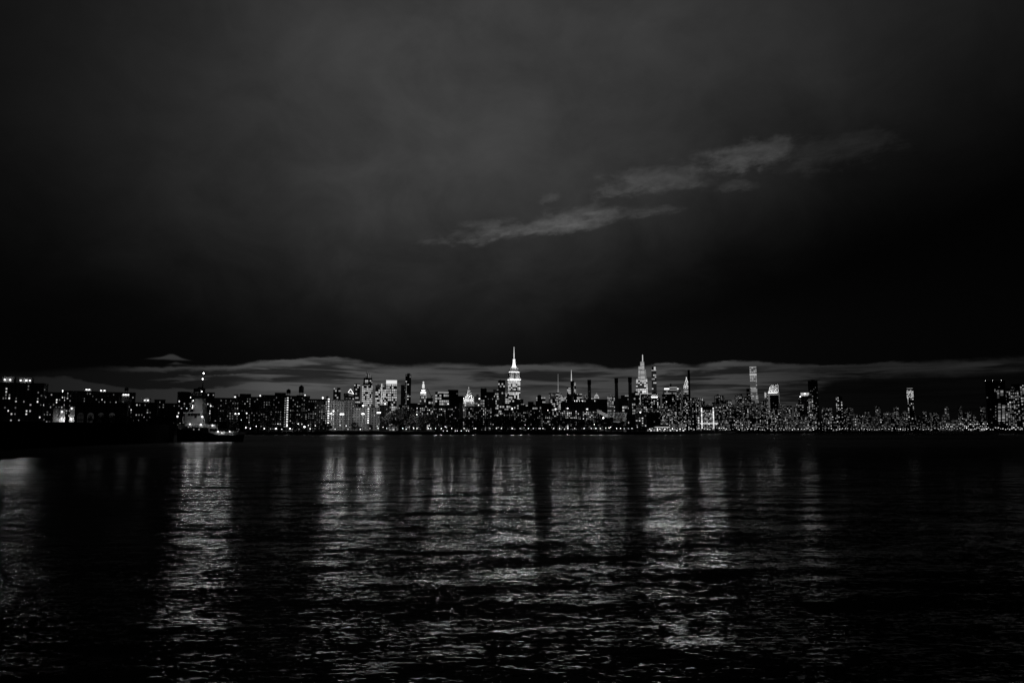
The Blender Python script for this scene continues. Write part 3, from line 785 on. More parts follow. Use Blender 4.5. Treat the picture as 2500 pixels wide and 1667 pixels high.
# clock tower
D = 2500; s = D / F
ct = gtower(1024, 1040.5, 976, D, facade('stone office floors', 8, 5, .35, .6, row=.3, wall=.2), label='slender clock tower with lit clock faces and a glowing lantern', name='clock_tower', roof=False)
w_, h_ = ct['w'], ct['h']
MB().box(0, 0, h_, w_, w_, 20 * s, w_ * .84, w_ * .84).build('shaft', facade('clock shaft floors', 9, 5, .35, .55, row=.25, wall=.3, base_em=.01), ct)
for sx in (-1, 1):
    q = MB(); zc = h_ + 15 * s
    pts = [(2.6 * s * cos(2 * pi * i / 14), 2.6 * s * sin(2 * pi * i / 14)) for i in range(14)]
    q.face([(sx * w_ * .24 + a, -w_ * .46, zc + b) for a, b in pts]); q.face([(sx * w_ * .24 + a, -w_ * .44, zc + b) for a, b in reversed(pts)])
    q.build('clock_face', glowmat('clock glass', .42), ct)
MB().box(0, 0, h_ + 20 * s, w_ * .66, w_ * .66, 9 * s, w_ * .36, w_ * .36).build('pyramid_roof', STONE, ct)
q = MB(); q.cyl(0, 0, h_ + 29 * s, w_ * .19, 9 * s, w_ * .17, 8); q.cyl(0, 0, h_ + 38 * s, w_ * .13, 3 * s, w_ * .08, 8); q.build('lantern', glowmat('lantern glass', .8), ct)
q = MB(); q.ball(0, 0, h_ + 43.5 * s, 2.0 * s); q.build('beacon', glowmat('beacon glass', 1.1), ct)
strip(ct, 0, -w_ * .42 - 2.6, h_ + 17 * s, w_ * .8, 2, 1.8, 7.0); strip(ct, 0, -w_ * .3 - 1.5, h_ + 23 * s, w_ * .5, 1.6, 1.4, 7.0)
# slanted lit roof
t9 = gtower(1061, 1094, 960, 2100, OFF_M, label='broad dark tower with a slanting white lit roof edge', rot=0, roof=False)
q = MB(); w_, d_, h_ = t9['w'], t9['d'], t9['h']; s = 2100 / F
q.prism([(-w_ / 2, -d_ / 2), (w_ / 2, -d_ / 2), (w_ / 2, d_ / 2), (-w_ / 2, d_ / 2)], h_, h_ + 1); q.v = [(x, y, z if z == h_ else h_ + (5.5 * s if x > 0 else 3.5 * s)) for x, y, z in q.v]
q.build('sloped_roof', DARK, t9)
MB().box(w_ * .1, -d_ / 2 - .5, h_ + .8 * s, w_ * .78, .8, 2.6 * s).build('light_band', glowmat('roof light band', .6), t9)
gtower(1093, 1118, 952, 2300, DARK, label='plain black slab right of the slanting lit roof', win=(5, 5, 3, 1.8, .05, 1))
gtower(1104, 1130, 967, 1900, OFF_L, 'mid height banded office block', seed=70)
gtower(1040, 1056, 972, 2000, OFF_L, 'low dark office block', seed=71)
gtower(1000, 1024, 985, 1800, OFF_L, 'low dark office block', seed=711)
# crane
D = 2000; p = at(1054, 968, D); cr = thing('tower_crane', (p[0], D - 12, GZ), 0, 'thin tower crane right of the clock tower', 'crane'); h_ = p[2] - GZ
MB().box(0, 0, 0, 2.2, 2.2, h_).build('mast', STEEL, cr)
q = MB(); q.bar((0, 0, h_), (-11, 0, h_ + 22), .7); q.bar((0, 0, h_), (5, 0, h_ + 3), 1.2); q.build('jib', STEEL, cr)
# pyramid tower
D = 2450; s = D / F
py = gtower(1130, 1157, 981, D, facade('stone tower floors', 8, 5, .4, .6, row=.3, wall=.3, base_em=.02), label='stone tower with a glowing white pyramid roof', name='pyramid_tower', roof=False)
w_, h_ = py['w'], py['h']
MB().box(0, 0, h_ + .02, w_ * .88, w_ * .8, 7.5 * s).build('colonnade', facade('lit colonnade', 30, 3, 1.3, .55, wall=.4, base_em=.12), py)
MB().box(0, 0, h_ + 7.5 * s + .04, w_ * .96, w_ * .88, 2.2 * s).build('cornice', STONE, py)
MB().cyl(0, 0, h_ + 9.7 * s, w_ * .40, 23 * s, w_ * .045, 8).build('pyramid_roof', pbr('gilded tiles', .7, .5, .1, .1), py)
MB().cyl(0, 0, h_ + 32.6 * s, w_ * .05, 5 * s, w_ * .01, 8).build('finial', glowmat('finial glow', .7), py)
for sx in (-1, 1):
    q = MB().box(sx * w_ * .42, -w_ * .36, h_ + 9.8 * s, 1.6 * s, 1.6 * s, 2.6 * s); q.cyl(sx * w_ * .42, -w_ * .36, h_ + 12.4 * s, 1 * s, 1.6 * s, .1, 6); q.build('turret', STONE, py)
for a in (-.7, .7):
    lamp('floodlight', py, (w_ * 1.0 * sin(a), -w_ * 1.0 * cos(a), h_ + 16 * s), 26000, 2)

gtower(1159, 1172, 968, 2100, DIMG, 'slim grey stepped tower', extras=[('bulkhead', .0, 6, 6)], seed=72)
gtower(1160, 1182, 976, 1800, DIMG, 'grey lit office block', seed=721, extras=[('lampdot', -.1, 4, 2)])
gtower(1173, 1188, 949, 2300, DARK, 'black slab tower', win=(4, 5, 3, 1.4, .06, 1), extras=[('bulkhead', -.6, 2, 2.5), ('bulkhead', .5, 2, 2.5)], seed=73)
gtower(1188, 1206, 957, 2400, OFF_L, 'dim grey office tower', seed=74)
gtower(1204, 1218, 951, 2500, OFF_M, 'lit office tower', seed=75)
gtower(1216, 1233.5, 929, 2600, OFF_L, label='dark latticed tower just left of the spired skyscraper', extras=[('bulkhead', -.4, 4, 2.5), ('bulkhead', .5, 5, 1.5)], seed=76)

# tall spired skyscraper with floodlit crown
D = 3900; s = D / F
esb_m = facade('spired tower floors', 8.5, 9, .55, 1.0, row=.45, wall=.2)
es = gtower(1240, 1270, 926.5, D, esb_m, label='tall spired skyscraper with floodlit white crown and lit mast', rot=14, ratio=.45, roof=False, name='spired_skyscraper')
w_, d_, h_ = es['w'], es['d'], es['h']
STN = pbr('limestone', .55, .8, .1, .02)
MB().box(0, 0, h_ + .02, w_ * .96, d_ * .96, 18 * s).build('floodlit_tier', STN, es)
MB().box(0, -d_ * .48 - .8, h_ + .02, w_ * .12, 1.6, 17 * s).build('recess_bay', pbr('dark bay', .12), es)
MB().box(0, 0, h_ + 18 * s + .04, w_ * .80, d_ * .8, 7.5 * s).build('upper_tier', STN, es)
MB().box(0, 0, h_ + 25.5 * s + .06, w_ * .66, d_ * .7, 4 * s).build('observation_deck', facade('deck windows', 9, 4, .5, .5, wall=.3, base_em=.12), es)  # even glow of the deck walls put into emission
mm = MB(); prof = [(0, .26), (2, .20), (5, .155), (9, .125), (14, .105), (21, .095)]
for (a, ra), (b, rb) in zip(prof, prof[1:]):
    mm.prism(mm.ring(0, 0, ra * w_, 10), h_ + (29.6 + a) * s, h_ + (29.6 + b) * s, mm.ring(0, 0, rb * w_, 10), cap=False)
mm.build('mooring_mast', glowmat('lit mast glass', 1.3), es)
MB().cyl(0, 0, h_ + 50.7 * s, w_ * .10, 2 * s, w_ * .07, 10).build('mast_dome', STN, es)
q = MB(); q.cyl(0, 0, h_ + 52.8 * s, w_ * .035, 12 * s, w_ * .032, 8); q.cyl(0, 0, h_ + 64.8 * s, w_ * .026, 13 * s, w_ * .014, 8); q.build('antenna', glowmat('lit antenna', 1.5), es)
MB().ball(0, 0, h_ + 79.5 * s, 2.1).build('beacon', glowmat('top beacon', .8), es)
for sy in (-1, 1):
    strip(es, 0, sy * (d_ * .48 + 2.6), h_ - 1.5, w_ * .9, 3.0, 2.2, 6.0); strip(es, 0, sy * (d_ * .40 + 1.5), h_ + 18 * s + .1, w_ * .7, 2.0, 1.6, 10.0)
for sx in (-1, 1):
    strip(es, sx * (w_ * .48 + 2.6), 0, h_ - 1.5, 3.0, d_ * .9, 2.2, 6.0); strip(es, sx * (w_ * .40 + 1.5), 0, h_ + 18 * s + .1, 2.0, d_ * .7, 1.6, 10.0)
for f in (-.25, .25):
    lamp('floodlight', es, (f * w_, -d_ * .5 - 34, h_ + 8), 14000, 2)

# low field around it
low = [(1231, 1243, 962, 3300, 'B'), (1243, 1262, 973, 2700, 'L'), (1258, 1278, 975, 2500, 'L'), (1266, 1283, 988, 2300, 'M'), (1226, 1246, 985, 2100, 'M'), (1289, 1303, 981, 2300, 'D'), (1280, 1292, 992, 2000, 'M'),
       (1309, 1332, 969, 2800, 'M'), (1308, 1321, 979, 2200, 'L'), (1300, 1312, 990, 2000, 'M'), (1340, 1357, 959, 3600, 'G'), (1322, 1348, 985, 2000, 'D'), (1345, 1362, 975, 3000, 'M'),
       (1357, 1372, 962, 3800, 'M'), (1366, 1387, 968, 3400, 'B'), (1384, 1394, 963, 2400, 'D'), (1399, 1409, 962, 2400, 'D'), (1409, 1421, 961, 3500, 'M'), (1422, 1434, 966, 3600, 'G'),
       (1444, 1452, 970, 3600, 'M'), (1465, 1478, 975, 3300, 'L'), (1492, 1503, 968, 3400, 'M'), (1508, 1534, 973, 2600, 'L'), (1517, 1535, 965, 3300, 'L'), (1544, 1563, 959, 2500, 'M'),
       (1541, 1556, 985, 1900, 'M'), (1509, 1532, 992, 1900, 'M'), (1484, 1500, 990, 2200, 'G'), (1563, 1568, 955, 2700, 'G')]
KM = {'B': (OFF_B, 'bright office block'), 'M': (OFF_M, 'half lit office block'), 'L': (OFF_L, 'mostly dark office block'), 'D': (DARK, 'black block'), 'G': (DIMG, 'dim grey glass block')}
for i, (a, b, y, D, k) in enumerate(low):
    ex = [('bulkhead', R.uniform(-.4, .4), (b - a) * .45, R.uniform(2, 5))] if i % 3 == 0 else []
    gtower(a, b, y, D, KM[k][0], KM[k][1], extras=ex, seed=200 + i)
dm = gtower(1312, 1322, 968, 2700, DARK, label='dark round dome block left of the thin mast tower', roof=False); MB().ball(0, 0, dm['h'], dm['w'] * .55, 12, 1, .9).build('dome', DARK, dm)
# thin lit mast
D = 3700; s = D / F
tm = gtower(1358, 1368, 958, D, OFF_M, label='slim tower with a tall thin lattice mast', roof=True)
q = MB(); q.cyl(0, 0, tm['h'] + 1, 2.6 * s, 8 * s, 1.0 * s, 6); q.cyl(0, 0, tm['h'] + 8 * s, .9 * s, 14 * s, .75 * s, 6); q.cyl(0, 0, tm['h'] + 22 * s, .6 * s, 24 * s, .35 * s, 6); q.build('mast', glowmat('lit lattice', .22), tm)
# needle topped tower behind the first smokestack
nt = gtower(1385, 1407, 946, D, OFF_B, label='needle topped bright glass tower behind the first smokestack', roof=False)
q = MB(); w_, h_ = nt['w'], nt['h']; q.box(w_ * .2, 0, h_ + .02, w_ * .58, w_ * .7, 13 * s, w_ * .4, w_ * .5, w_ * .06); q.build('upper_floors', OFF_B, nt)
q = MB(); q.cyl(0, 0, h_ + 10 * s, 1.7 * s, 12 * s, 1.2 * s, 6); q.cyl(0, 0, h_ + 22 * s, 1.0 * s, 11 * s, .8 * s, 6); q.cyl(0, 0, h_ + 33 * s, .7 * s, 11 * s, .35 * s, 6); q.build('needle', glowmat('lit needle', .75), nt)
# small pediment building
pd = gtower(1451, 1463, 968, 2600, OFF_B, label='small tower with a glowing peaked roof behind the power station', roof=False)
MB().box(0, 0, pd['h'] + .02, pd['w'], pd['d'], 8 * 2600 / F, pd['w'] * .1, pd['d'] * .5).build('peaked_roof', facade('peaked glass roof', 8, 3, 1.2, .5, row=0, base_em=.1), pd)
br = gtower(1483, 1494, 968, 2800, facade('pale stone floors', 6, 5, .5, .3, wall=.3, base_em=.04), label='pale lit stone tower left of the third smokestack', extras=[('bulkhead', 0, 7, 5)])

# tapering glass tower
D = 4120; s = D / F
ov_m = facade('tapering glass floors', 9, 12, .70, .95, row=.40, base_em=.02)
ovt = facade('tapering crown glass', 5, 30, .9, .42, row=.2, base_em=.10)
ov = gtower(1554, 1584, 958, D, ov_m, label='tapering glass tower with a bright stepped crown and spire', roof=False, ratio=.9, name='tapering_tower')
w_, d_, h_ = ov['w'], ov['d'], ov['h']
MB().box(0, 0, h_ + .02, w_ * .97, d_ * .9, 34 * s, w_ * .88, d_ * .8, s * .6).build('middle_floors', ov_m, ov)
MB().box(-3.4 * s, 4, h_ + 34 * s + .04, w_ * .34, d_ * .6, 31 * s, w_ * .30, d_ * .5, s * .8).build('left_crown', ovt, ov)
MB().box(4.2 * s, -6, h_ + 34 * s + .04, w_ * .50, d_ * .6, 22 * s, w_ * .44, d_ * .5).build('right_crown', ovt, ov)
MB().box(2.2 * s, 4, h_ + 34 * s + .04, w_ * .38, d_ * .5, 42 * s, w_ * .32, d_ * .4, s * .3).build('upper_crown', ovt, ov)
MB().box(3.4 * s, 6, h_ + 76 * s + .06, w_ * .12, d_ * .2, 3.0 * s).build('crown_cap', ovt, ov)
MB().cyl(4.0 * s, 6, h_ + 79 * s, 1.15 * s, 15 * s, .8 * s, 6).build('spire', glowmat('lit spire', .8), ov)
MB().box(5.8 * s, -d_ * .46, h_ + 1.5 * s, w_ * .3, 3, 3 * s).build('light_band', glowmat('mechanical floor light', .9), ov)
# dark companion with lit top
D = 3800; s = D / F
cp = gtower(1591.5, 1603, 903, D, facade('companion floors', 10, 8, .16, .6, row=.2, wall=.03, base_em=.01), label='dark slim tower with a lit corner at its top', roof=False)
q = MB().box(cp['w'] * .2, 0, cp['h'] + .02, cp['w'] * .36, cp['d'] * .6, 8 * s); q.build('lit_corner', glowmat('lit corner', .55), cp)
q = MB().box(-cp['w'] * .2, 0, cp['h'] + .02, cp['w'] * .42, cp['d'] * .6, 8 * s); q.build('dark_cap', DARK, cp)
q = MB().box(0, -cp['d'] * .5 - 1, cp['h'] - 1.6 * s, cp['w'], 2, 1.2 * s); q.build('light_band', glowmat('cap band', .45), cp)
hb = gtower(1589, 1607, 962, 3600, STONE, label='floodlit pale stone tower with pointed roof below the dark slim tower', roof=False)
s = 3600 / F
MB().box(1.6 * s, 0, hb['h'] + .02, hb['w'] * .6, hb['d'] * .6, 7 * s, hb['w'] * .16, hb['d'] * .16).build('pointed_roof', STONE, hb)
for zf in (16, 40, 64):
    strip(hb, 0, -hb['d'] / 2 - 7, hb['h'] - zf, hb['w'] * .9, 2.5, 2.0, 6.0)
fr = gtower(1566, 1592, 960, 2400, DARK, label='black slab outlined by a lit frame below the tapering tower', win=(3.2, 3.4, 2, 1.5, .38, 1.0), roof=False)
MB().box(0, -fr['d'] / 2 - .3, fr['h'] - 2.4, fr['w'] + 2, .9, 2.4).build('lit_cornice', glowmat('lit cornice', .5), fr)
MB().box(-fr['w'] / 2 - .8, -fr['d'] / 2 - .3, fr['h'] * .4, 1.8, .9, fr['h'] * .58).build('lit_edge', glowmat('lit edge', .3), fr)
# sign topped slab
D = 3900; s = D / F
ml = gtower(1620, 1661, 953, D, facade('slab floors', 8, 9, .42, .32, row=.3, base_em=.015), label='broad slab tower with a glowing sign band along its top', ratio=.4, roof=False)
w_, d_, h_ = ml['w'], ml['d'], ml['h']
MB().box(0, 0, h_ + .02, w_ * .86, d_ * .8, 9 * s).build('crown', DARK, ml)
G1 = glowmat('sign glow', 1.1)
MB().box(-w_ * .26, -d_ * .4 - 1.2, h_ + 2 * s, w_ * .30, 2, 4.2 * s).build('sign_panel', G1, ml)
q = MB(); q.box(w_ * .12, -d_ * .4 - 1, h_ + 6.4 * s, w_ * .44, 2, 1.4 * s); q.box(w_ * .12, -d_ * .4 - 1, h_ + 1.2 * s, w_ * .40, 2, 1.1 * s); q.build('sign_frame', G1, ml)
q = MB(); q.ball(w_ * .385, -d_ * .4 - 1, h_ + 4 * s, 2.3 * s, 10); q.build('sign_disc', G1, ml)
MB().box(-w_ * .02, 0, h_ + 9 * s + .04, w_ * .08, 10, 8 * s).build('roof_mast', DARK, ml)
gtower(1657, 1664, 952, 3500, DIMG, 'slim grey sliver tower')
# arched crown tower
D = 4400; s = D / F
ch = gtower(1670, 1687, 957, D, facade('crown tower floors', 8, 6, .3, .4, row=.2, wall=.2), label='tower with a pointed crown of stacked glowing arches', roof=False, name='arched_crown_tower')
w_, d_, h_ = ch['w'], ch['d'], ch['h']; w_ *= .86
MB().box(0, 0, h_ + .02, w_, w_, 9 * s).build('upper_shaft', facade('lit shaft bays', 40, 6, 1.3, .55, base_em=.1), ch)
MB().box(0, 0, h_ - 1.5 * s, w_ * 1.24, w_ * 1.24, 1.6 * s).build('ledge', STONE, ch)
crn = MB(); prof = [(9, .5), (13, .48), (17, .42), (21, .34), (25, .25), (29, .15), (33, .08)]
for (a, ra), (b, rb) in zip(prof, prof[1:]):
    crn.prism([(-ra * w_, -ra * w_), (ra * w_, -ra * w_), (ra * w_, ra * w_), (-ra * w_, ra * w_)], h_ + a * s, h_ + b * s, [(-rb * w_, -rb * w_), (rb * w_, -rb * w_), (rb * w_, rb * w_), (-rb * w_, rb * w_)], cap=False)
crn.build('crown', pbr('crown steel', .10, .4, .1, .1, .6), ch)
AL = glowmat('arch lights', 1.35)
for lv, (z, ra, n) in enumerate(((10, .50, 3), (14, .47, 3), (18, .40, 2), (22, .31, 2), (26, .22, 1), (29.5, .13, 1))):
    for i in range(n):
        q = MB(); cxx = (i - (n - 1) / 2) * 2 * ra * w_ / n; rw = ra * w_ / n * .82; k = 7
        P_ = [(cxx + rw * cos(pi * j / k), -ra * w_ - 1.0, h_ + z * s + 3.0 * s * sin(pi * j / k)) for j in range(k + 1)]
        for a, b in zip(P_, P_[1:]):
            q.bar(a, b, .42 * s, n=4)
        q.build('arch_light', AL, ch)
MB().ball(0, 0, h_ + 36 * s, 1.3 * s, 8).build('beacon', glowmat('crown beacon', .9), ch)
MB().cyl(0, 0, h_ + 32.5 * s, .9 * s, 4 * s, .3 * s, 6).build('spire', AL, ch)

# square pencil tower, slanted roof tower and neighbours
D = 4870; s = D / F
pk = gtower(1832.5, 1848.5, 894, D, facade('pencil grid', 9.5, 12, .40, .34, row=.45, base_em=.055, wall=.3, fill=(.1, .9, .2, .9)), label='very tall square pencil tower with pale gridded sides', name='pencil_tower', ratio=1, roof=False)  # even light on the tower sides put into emission
for zf in (.86, .60, .38):
    MB().box(0, -pk['d'] / 2 - 1, pk['h'] * zf, pk['w'], 2, 3.6 * s).build('light_band', glowmat('open floor light', .42), pk)
MB().box(0, -pk['d'] / 2 - 1, pk['h'] - 3 * s, pk['w'], 2, 2 * s).build('top_band', glowmat('dim top floor', .3), pk)
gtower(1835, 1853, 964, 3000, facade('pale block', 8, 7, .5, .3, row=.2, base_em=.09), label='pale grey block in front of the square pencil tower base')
gtower(1824, 1835, 949, 2600, DARK, 'narrow dotted tower', win=(2.8, 3.2, 1.7, 1.5, .42, 1))
D = 3700; s = D / F
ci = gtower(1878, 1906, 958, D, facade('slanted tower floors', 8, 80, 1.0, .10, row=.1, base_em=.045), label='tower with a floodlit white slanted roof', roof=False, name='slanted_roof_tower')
w_, d_, h_ = ci['w'], ci['d'], ci['h']; zt = 19.5 * s; zl = 2 * s
q = MB(); a0, a1, a2, a3 = (-w_ / 2, -d_ / 2), (w_ / 2, -d_ / 2), (w_ / 2, d_ / 2), (-w_ / 2, d_ / 2); xr = -w_ * .12
q.face([(-w_ / 2, -d_ / 2, h_), (w_ * .25, -d_ / 2, h_), (w_ * .45, -d_ / 2, h_ + zt), (xr, -d_ / 2, h_ + zt)])
q.face([(w_ * .25, -d_ / 2, h_), (w_ / 2, -d_ / 2, h_), (w_ / 2, -d_ / 2, h_ + zt), (w_ * .45, -d_ / 2, h_ + zt)])
q.face([(w_ / 2, -d_ / 2, h_), (w_ / 2, d_ / 2, h_), (w_ / 2, d_ / 2, h_ + zt), (w_ / 2, -d_ / 2, h_ + zt)])
q.face([(xr, -d_ / 2, h_ + zt), (w_ / 2, -d_ / 2, h_ + zt), (w_ / 2, d_ / 2, h_ + zt), (xr, d_ / 2, h_ + zt)])
q.face([(-w_ / 2, d_ / 2, h_), (-w_ / 2, -d_ / 2, h_), (xr, -d_ / 2, h_ + zt), (xr, d_ / 2, h_ + zt)])
q.face([(w_ / 2, d_ / 2, h_), (-w_ / 2, d_ / 2, h_), (xr, d_ / 2, h_ + zt), (w_ / 2, d_ / 2, h_ + zt)])
q.build('slanted_roof', pbr('white cladding', .5, .5, .05, .02), ci)
strip(ci, -w_ * .06, -d_ / 2 - 7, h_ - 3, w_ * .8, 4, 3, 3.0); lamp('floodlight', ci, (-w_ * .1, -d_ / 2 - 36, h_ + 12), 42000, 2)
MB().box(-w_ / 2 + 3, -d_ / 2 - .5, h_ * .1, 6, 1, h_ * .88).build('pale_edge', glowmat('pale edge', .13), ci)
gtower(1883, 1904, 965, 2900, DARK, 'plain black block', win=(5, 5, 2, 1.5, .08, 1))
wb_ = gtower(1867, 1876, 957, 3600, DIMG, label='short grey tower with a bright vertical stripe', roof=False); MB().box(-wb_['w'] * .18, -wb_['d'] / 2 - 1, wb_['h'] - 26, wb_['w'] * .42, 2, 24).build('light_stripe', glowmat('bright stripe', .8), wb_)
D = 1900; s = D / F
wc = gtower(1959, 1978, 964, D, OFF_M, label='white capped block with a lit crown above a grey shaft', roof=False)
MB().box(0, 0, wc['h'] + .02, wc['w'], wc['d'], 5.5 * s).build('crown', BACKLIT, wc)
gtower(1960, 1972, 973, 1700, pbr('blank grey wall', .3), label='blank grey shaft below the white capped block', win=None)
gtower(1970, 1992, 972, 1750, DARK, label='dense window dotted block right of the blank grey shaft', win=(3, 3.2, 2, 1.6, .55, 1.1))
gtower(1977, 1999, 930, 2000, DARK, label='tall dark residential slab with sparse dots right of the white cap', win=(3.4, 4.2, 1.8, 1.4, .16, .9), extras=[('bulkhead', .0, 9, 3)])
gtower(1951, 1962, 970, 2000, DARK, 'slim dotted tower', win=(3, 3.2, 1.7, 1.5, .2, 1), extras=[('lampdot', -.1, 4, 1)])

# waterfront blocks of the east side
building(1613, 1666, 1004, 1350, label='wide hospital block with many lit rows behind the marina roof', ratio=.4, mat=DARK, win=(3.0, 3.1, 2.0, 1.4, .62, 1.05), far=True, seed=81, name='hospital_block')
building(1592, 1613, 972, 1800, label='black block with two columns of windows below the pale stone tower', ratio=.6, mat=DARK, win=(3.4, 3.6, 1.9, 2, .5, 1.1), far=True, seed=82)
building(1618, 1650, 963, 2000, label='broad black block under the sign topped slab', ratio=.5, mat=DARK, win=(3.6, 4.2, 2.6, 1.6, .30, 1.1), far=True, seed=83, extras=[('lampdot', -.35, 5, -18)])
building(1646, 1672, 976, 1750, label='black tower with a stack of lit bays left of the arched crown', ratio=.5, mat=DARK, win=(3.2, 3.4, 2, 1.6, .42, 1), far=True, seed=84)
building(1664, 1690, 971, 1500, label='tall dark riverside tower directly below the arched crown', ratio=.8, mat=DARK, win=(3.1, 3.4, 1.8, 1.8, .45, 1.1), rot=20, far=True, seed=85)
building(1686, 1707, 984, 1450, label='dark riverside tower right of the one below the arched crown', ratio=.8, mat=DARK, win=(3.1, 3.4, 1.8, 1.8, .38, 1), rot=20, far=True, seed=86)
tw = building(1714, 1744, 1000, 1300, label='block framed by twin vertical columns of light above a white bar', ratio=.5, mat=DARK, win=(2.8, 3.0, 2.4, 1.3, .72, 1.05), far=True, seed=87, name='twin_column_block')
for sx in (-1, 1):
    zz = 6
    while zz < tw['h'] + 4.5:
        put_pane(tw, STAIRM, sx * tw['w'] * .46, -tw['d'] / 2 - 1.0, zz, 2.0, 1.3, name='column_light'); zz += 2.3
MB().box(0, 0, tw['h'] + .91, tw['w'] * .8, tw['d'] * .7, 6).build('dark_cap', DARK, tw)
p = at(1731, 1033, 1150)
wbar = thing('long_canopy', (p[0], 1150, GZ), -atan2(p[0], 1150), 'long bright white canopy bar on posts below the twin light columns', 'canopy')
MB().box(0, 0, p[2] - GZ - 1.2, 27, 3, 2.0).build('roof', glowmat('lit canopy', .75), wbar)
for q in (-12.5, -4, 4, 12.5):
    MB().box(q, 0, 0, .8, .8, p[2] - GZ - 1.3).build('post', STEEL, wbar)
building(1703, 1709, 1016, 1200, label='narrow building with a ladder of bright lights left of the canopy', ratio=1, mat=CONC, win=(5, 2.4, 3.5, 1.5, 1.2, 1.8), far=True, seed=88)
building(1742, 1762, 1008, 1400, label='pale lit building right of the twin light columns', ratio=.6, mat=CONC, win=(3, 3, 1.6, 1.4, .5, .8), far=True, seed=89)
building(1752, 1780, 1024, 1300, label='low pale lit building right of the long canopy', ratio=.6, mat=CONC, win=(2.8, 2.8, 1.8, 1.3, .6, 1), far=True, seed=90)

# marina terminal
D = 900; s = D / F
mr = thing('marina_terminal', (at(1626, 1050, D)[0], D + 8, GZ), 0, 'long low floodlit marina terminal with a hipped roof at the waterline', 'terminal')
x0_, x1_ = (1578 - 1626) * s, (1676 - 1626) * s
MB().box((x0_ + x1_) / 2, 0, 0, x1_ - x0_, 12, 5.2).build('wall', CONC, mr)
MB().box(-6 * s + .5, 0, 6.2, 34 * s, 11, 3.4, 16 * s, 3).build('hipped_roof', CONC, mr)
MB().box(-6 * s + .5, 0, 5.21, 32 * s, 10.5, .98).build('clerestory', glowmat('clerestory', .5), mr)
MB().box(36 * s, 0, 5.22, 26 * s, 11, 4.4).build('parking_deck', facade('deck levels', 1.6, 60, 1.3, .12, row=0, wall=.3, base_em=.01), mr)
for i in range(16):
    x = x0_ + (i + .5) * (x1_ - x0_) / 16
    q = MB().box(x, -6.5, 3.2 if i % 2 else 4.2, .7, .5, .45); q.box(x, -6.15, 3.5, .1, .4, .1); q.build('wall_lamp', LAMP if i % 5 == 0 else SMALL, mr)
    if i % 3 == 1:
        lens(mr, x, -6.95, 3.5, .8, .6, 420)  # river-side lights added for the marina's column on the water
for q in (-.9, 0, .9):
    lens(wbar, q * 12, -2.2, p[2] - GZ - 1.6, 1.0, .8, 350)
lens(wc, 0, -wc['d'] / 2 - 1, wc['h'] + 3, 4, 3, 14)  # light added at the crown only for a faint water column
for i in range(12):
    put_pane(mr, PANE[1 + i % 2], x0_ + (i + .6) * (x1_ - x0_) / 12.5, -6.05, 1.7, 1.8, 1.2)

# dense field of the upper east side and beyond
fld = random.Random(42)
DESC = {0: 'nearly black block', 1: 'sparsely lit block', 2: 'window dotted block'}


FACD = [facade('dim city glow a', 3.4, 2.8, .34, .10, row=.2, wall=.05), facade('dim city glow b', 3.2, 4.5, .22, .16, row=.25, wall=.06), facade('dim city glow c', 6.5, 2.6, .5, .05, row=.1, wall=.08, base_em=.003)]  # city glow on the walls, put in as faint emission in window cells


def field(a, b, n, ylo, yhi, Dlo, Dhi, wlo, whi, plo, phi):
    for i in range(n):
        w = fld.uniform(wlo, whi); x = a + (b - a) * (i + fld.random()) / n; D = fld.uniform(Dlo, Dhi); y = fld.uniform(ylo, yhi); p = fld.uniform(plo, phi)
        k = 0 if p < .16 else 1 if p < .34 else 2
        ex = []
        if fld.random() < .4:
            ex.append(('bulkhead', fld.uniform(-.4, .4), w * .4, fld.uniform(2, 4)))
        building(x - w / 2, x + w / 2, y, D, ('tall ' if y < 988 else 'low ' if y > 1012 else '') + DESC[k], ratio=.7, rot=fld.choice((0, 0, 18, -18)), mat=FACD[fld.randrange(3)],
                 win=(fld.uniform(3, 4.2), fld.uniform(2.8, 3.6), fld.uniform(1.6, 2.6), fld.uniform(1.3, 1.8), p, fld.uniform(.8, 1.3)), far=True, name='tower_block', extras=ex)


field(1690, 1820, 11, 965, 990, 2300, 3000, 14, 26, .25, .5)
field(1735, 1960, 20, 978, 1002, 1700, 2300, 14, 24, .22, .55)
field(1745, 1990, 16, 1003, 1030, 1400, 1650, 14, 26, .15, .45)
field(1560, 1700, 10, 985, 1005, 1500, 2000, 12, 22, .2, .5)
field(2000, 2140, 12, 1000, 1026, 1700, 2600, 12, 22, .12, .34)
field(2130, 2420, 22, 1005, 1030, 1600, 2600, 10, 20, .10, .36)
field(2000, 2420, 12, 990, 1004, 2200, 3000, 8, 13, .10, .30)
building(2043, 2058, 968, 2100, label='dotted dark tower standing alone right of midtown', ratio=.8, mat=DARK, win=(3.4, 3.6, 2.2, 1.8, .34, 1.1), far=True, name='tower_block', extras=[('bulkhead', 0, 5, 3)])
building(2020, 2033, 995, 2200, label='small pale lit tower left of the dotted dark tower', ratio=.8, mat=CONC, win=(2.6, 2.8, 1.8, 1.6, .6, .8), far=True, name='tower_block')
lt = building(2217.5, 2231.5, 950, 1900, label='lantern tower with a bright gridded top standing alone', ratio=.9, mat=DARK, win=(3.0, 3.6, 2.0, 2.0, .3, 1.1), far=True, name='lantern_tower', roof=False)
s = 1900 / F
MB().box(0, -.3, lt['h'] - 20 * s, lt['w'] + .8, lt['d'] + .8, 16 * s).build('lit_top_floors', facade('lantern floors', 2.6, 2.6, .95, .8, row=.1), lt)
MB().box(0, 0, lt['h'] + .02, lt['w'] * .9, lt['d'] * .9, 2.6 * s).build('crown_grille', facade('crown grille', 6, 2.4, 1.3, .7), lt)
MB().bar((-3, 0, lt['h']), (-3, 0, lt['h'] + 8 * s), .35).build('mast', STEEL, lt)
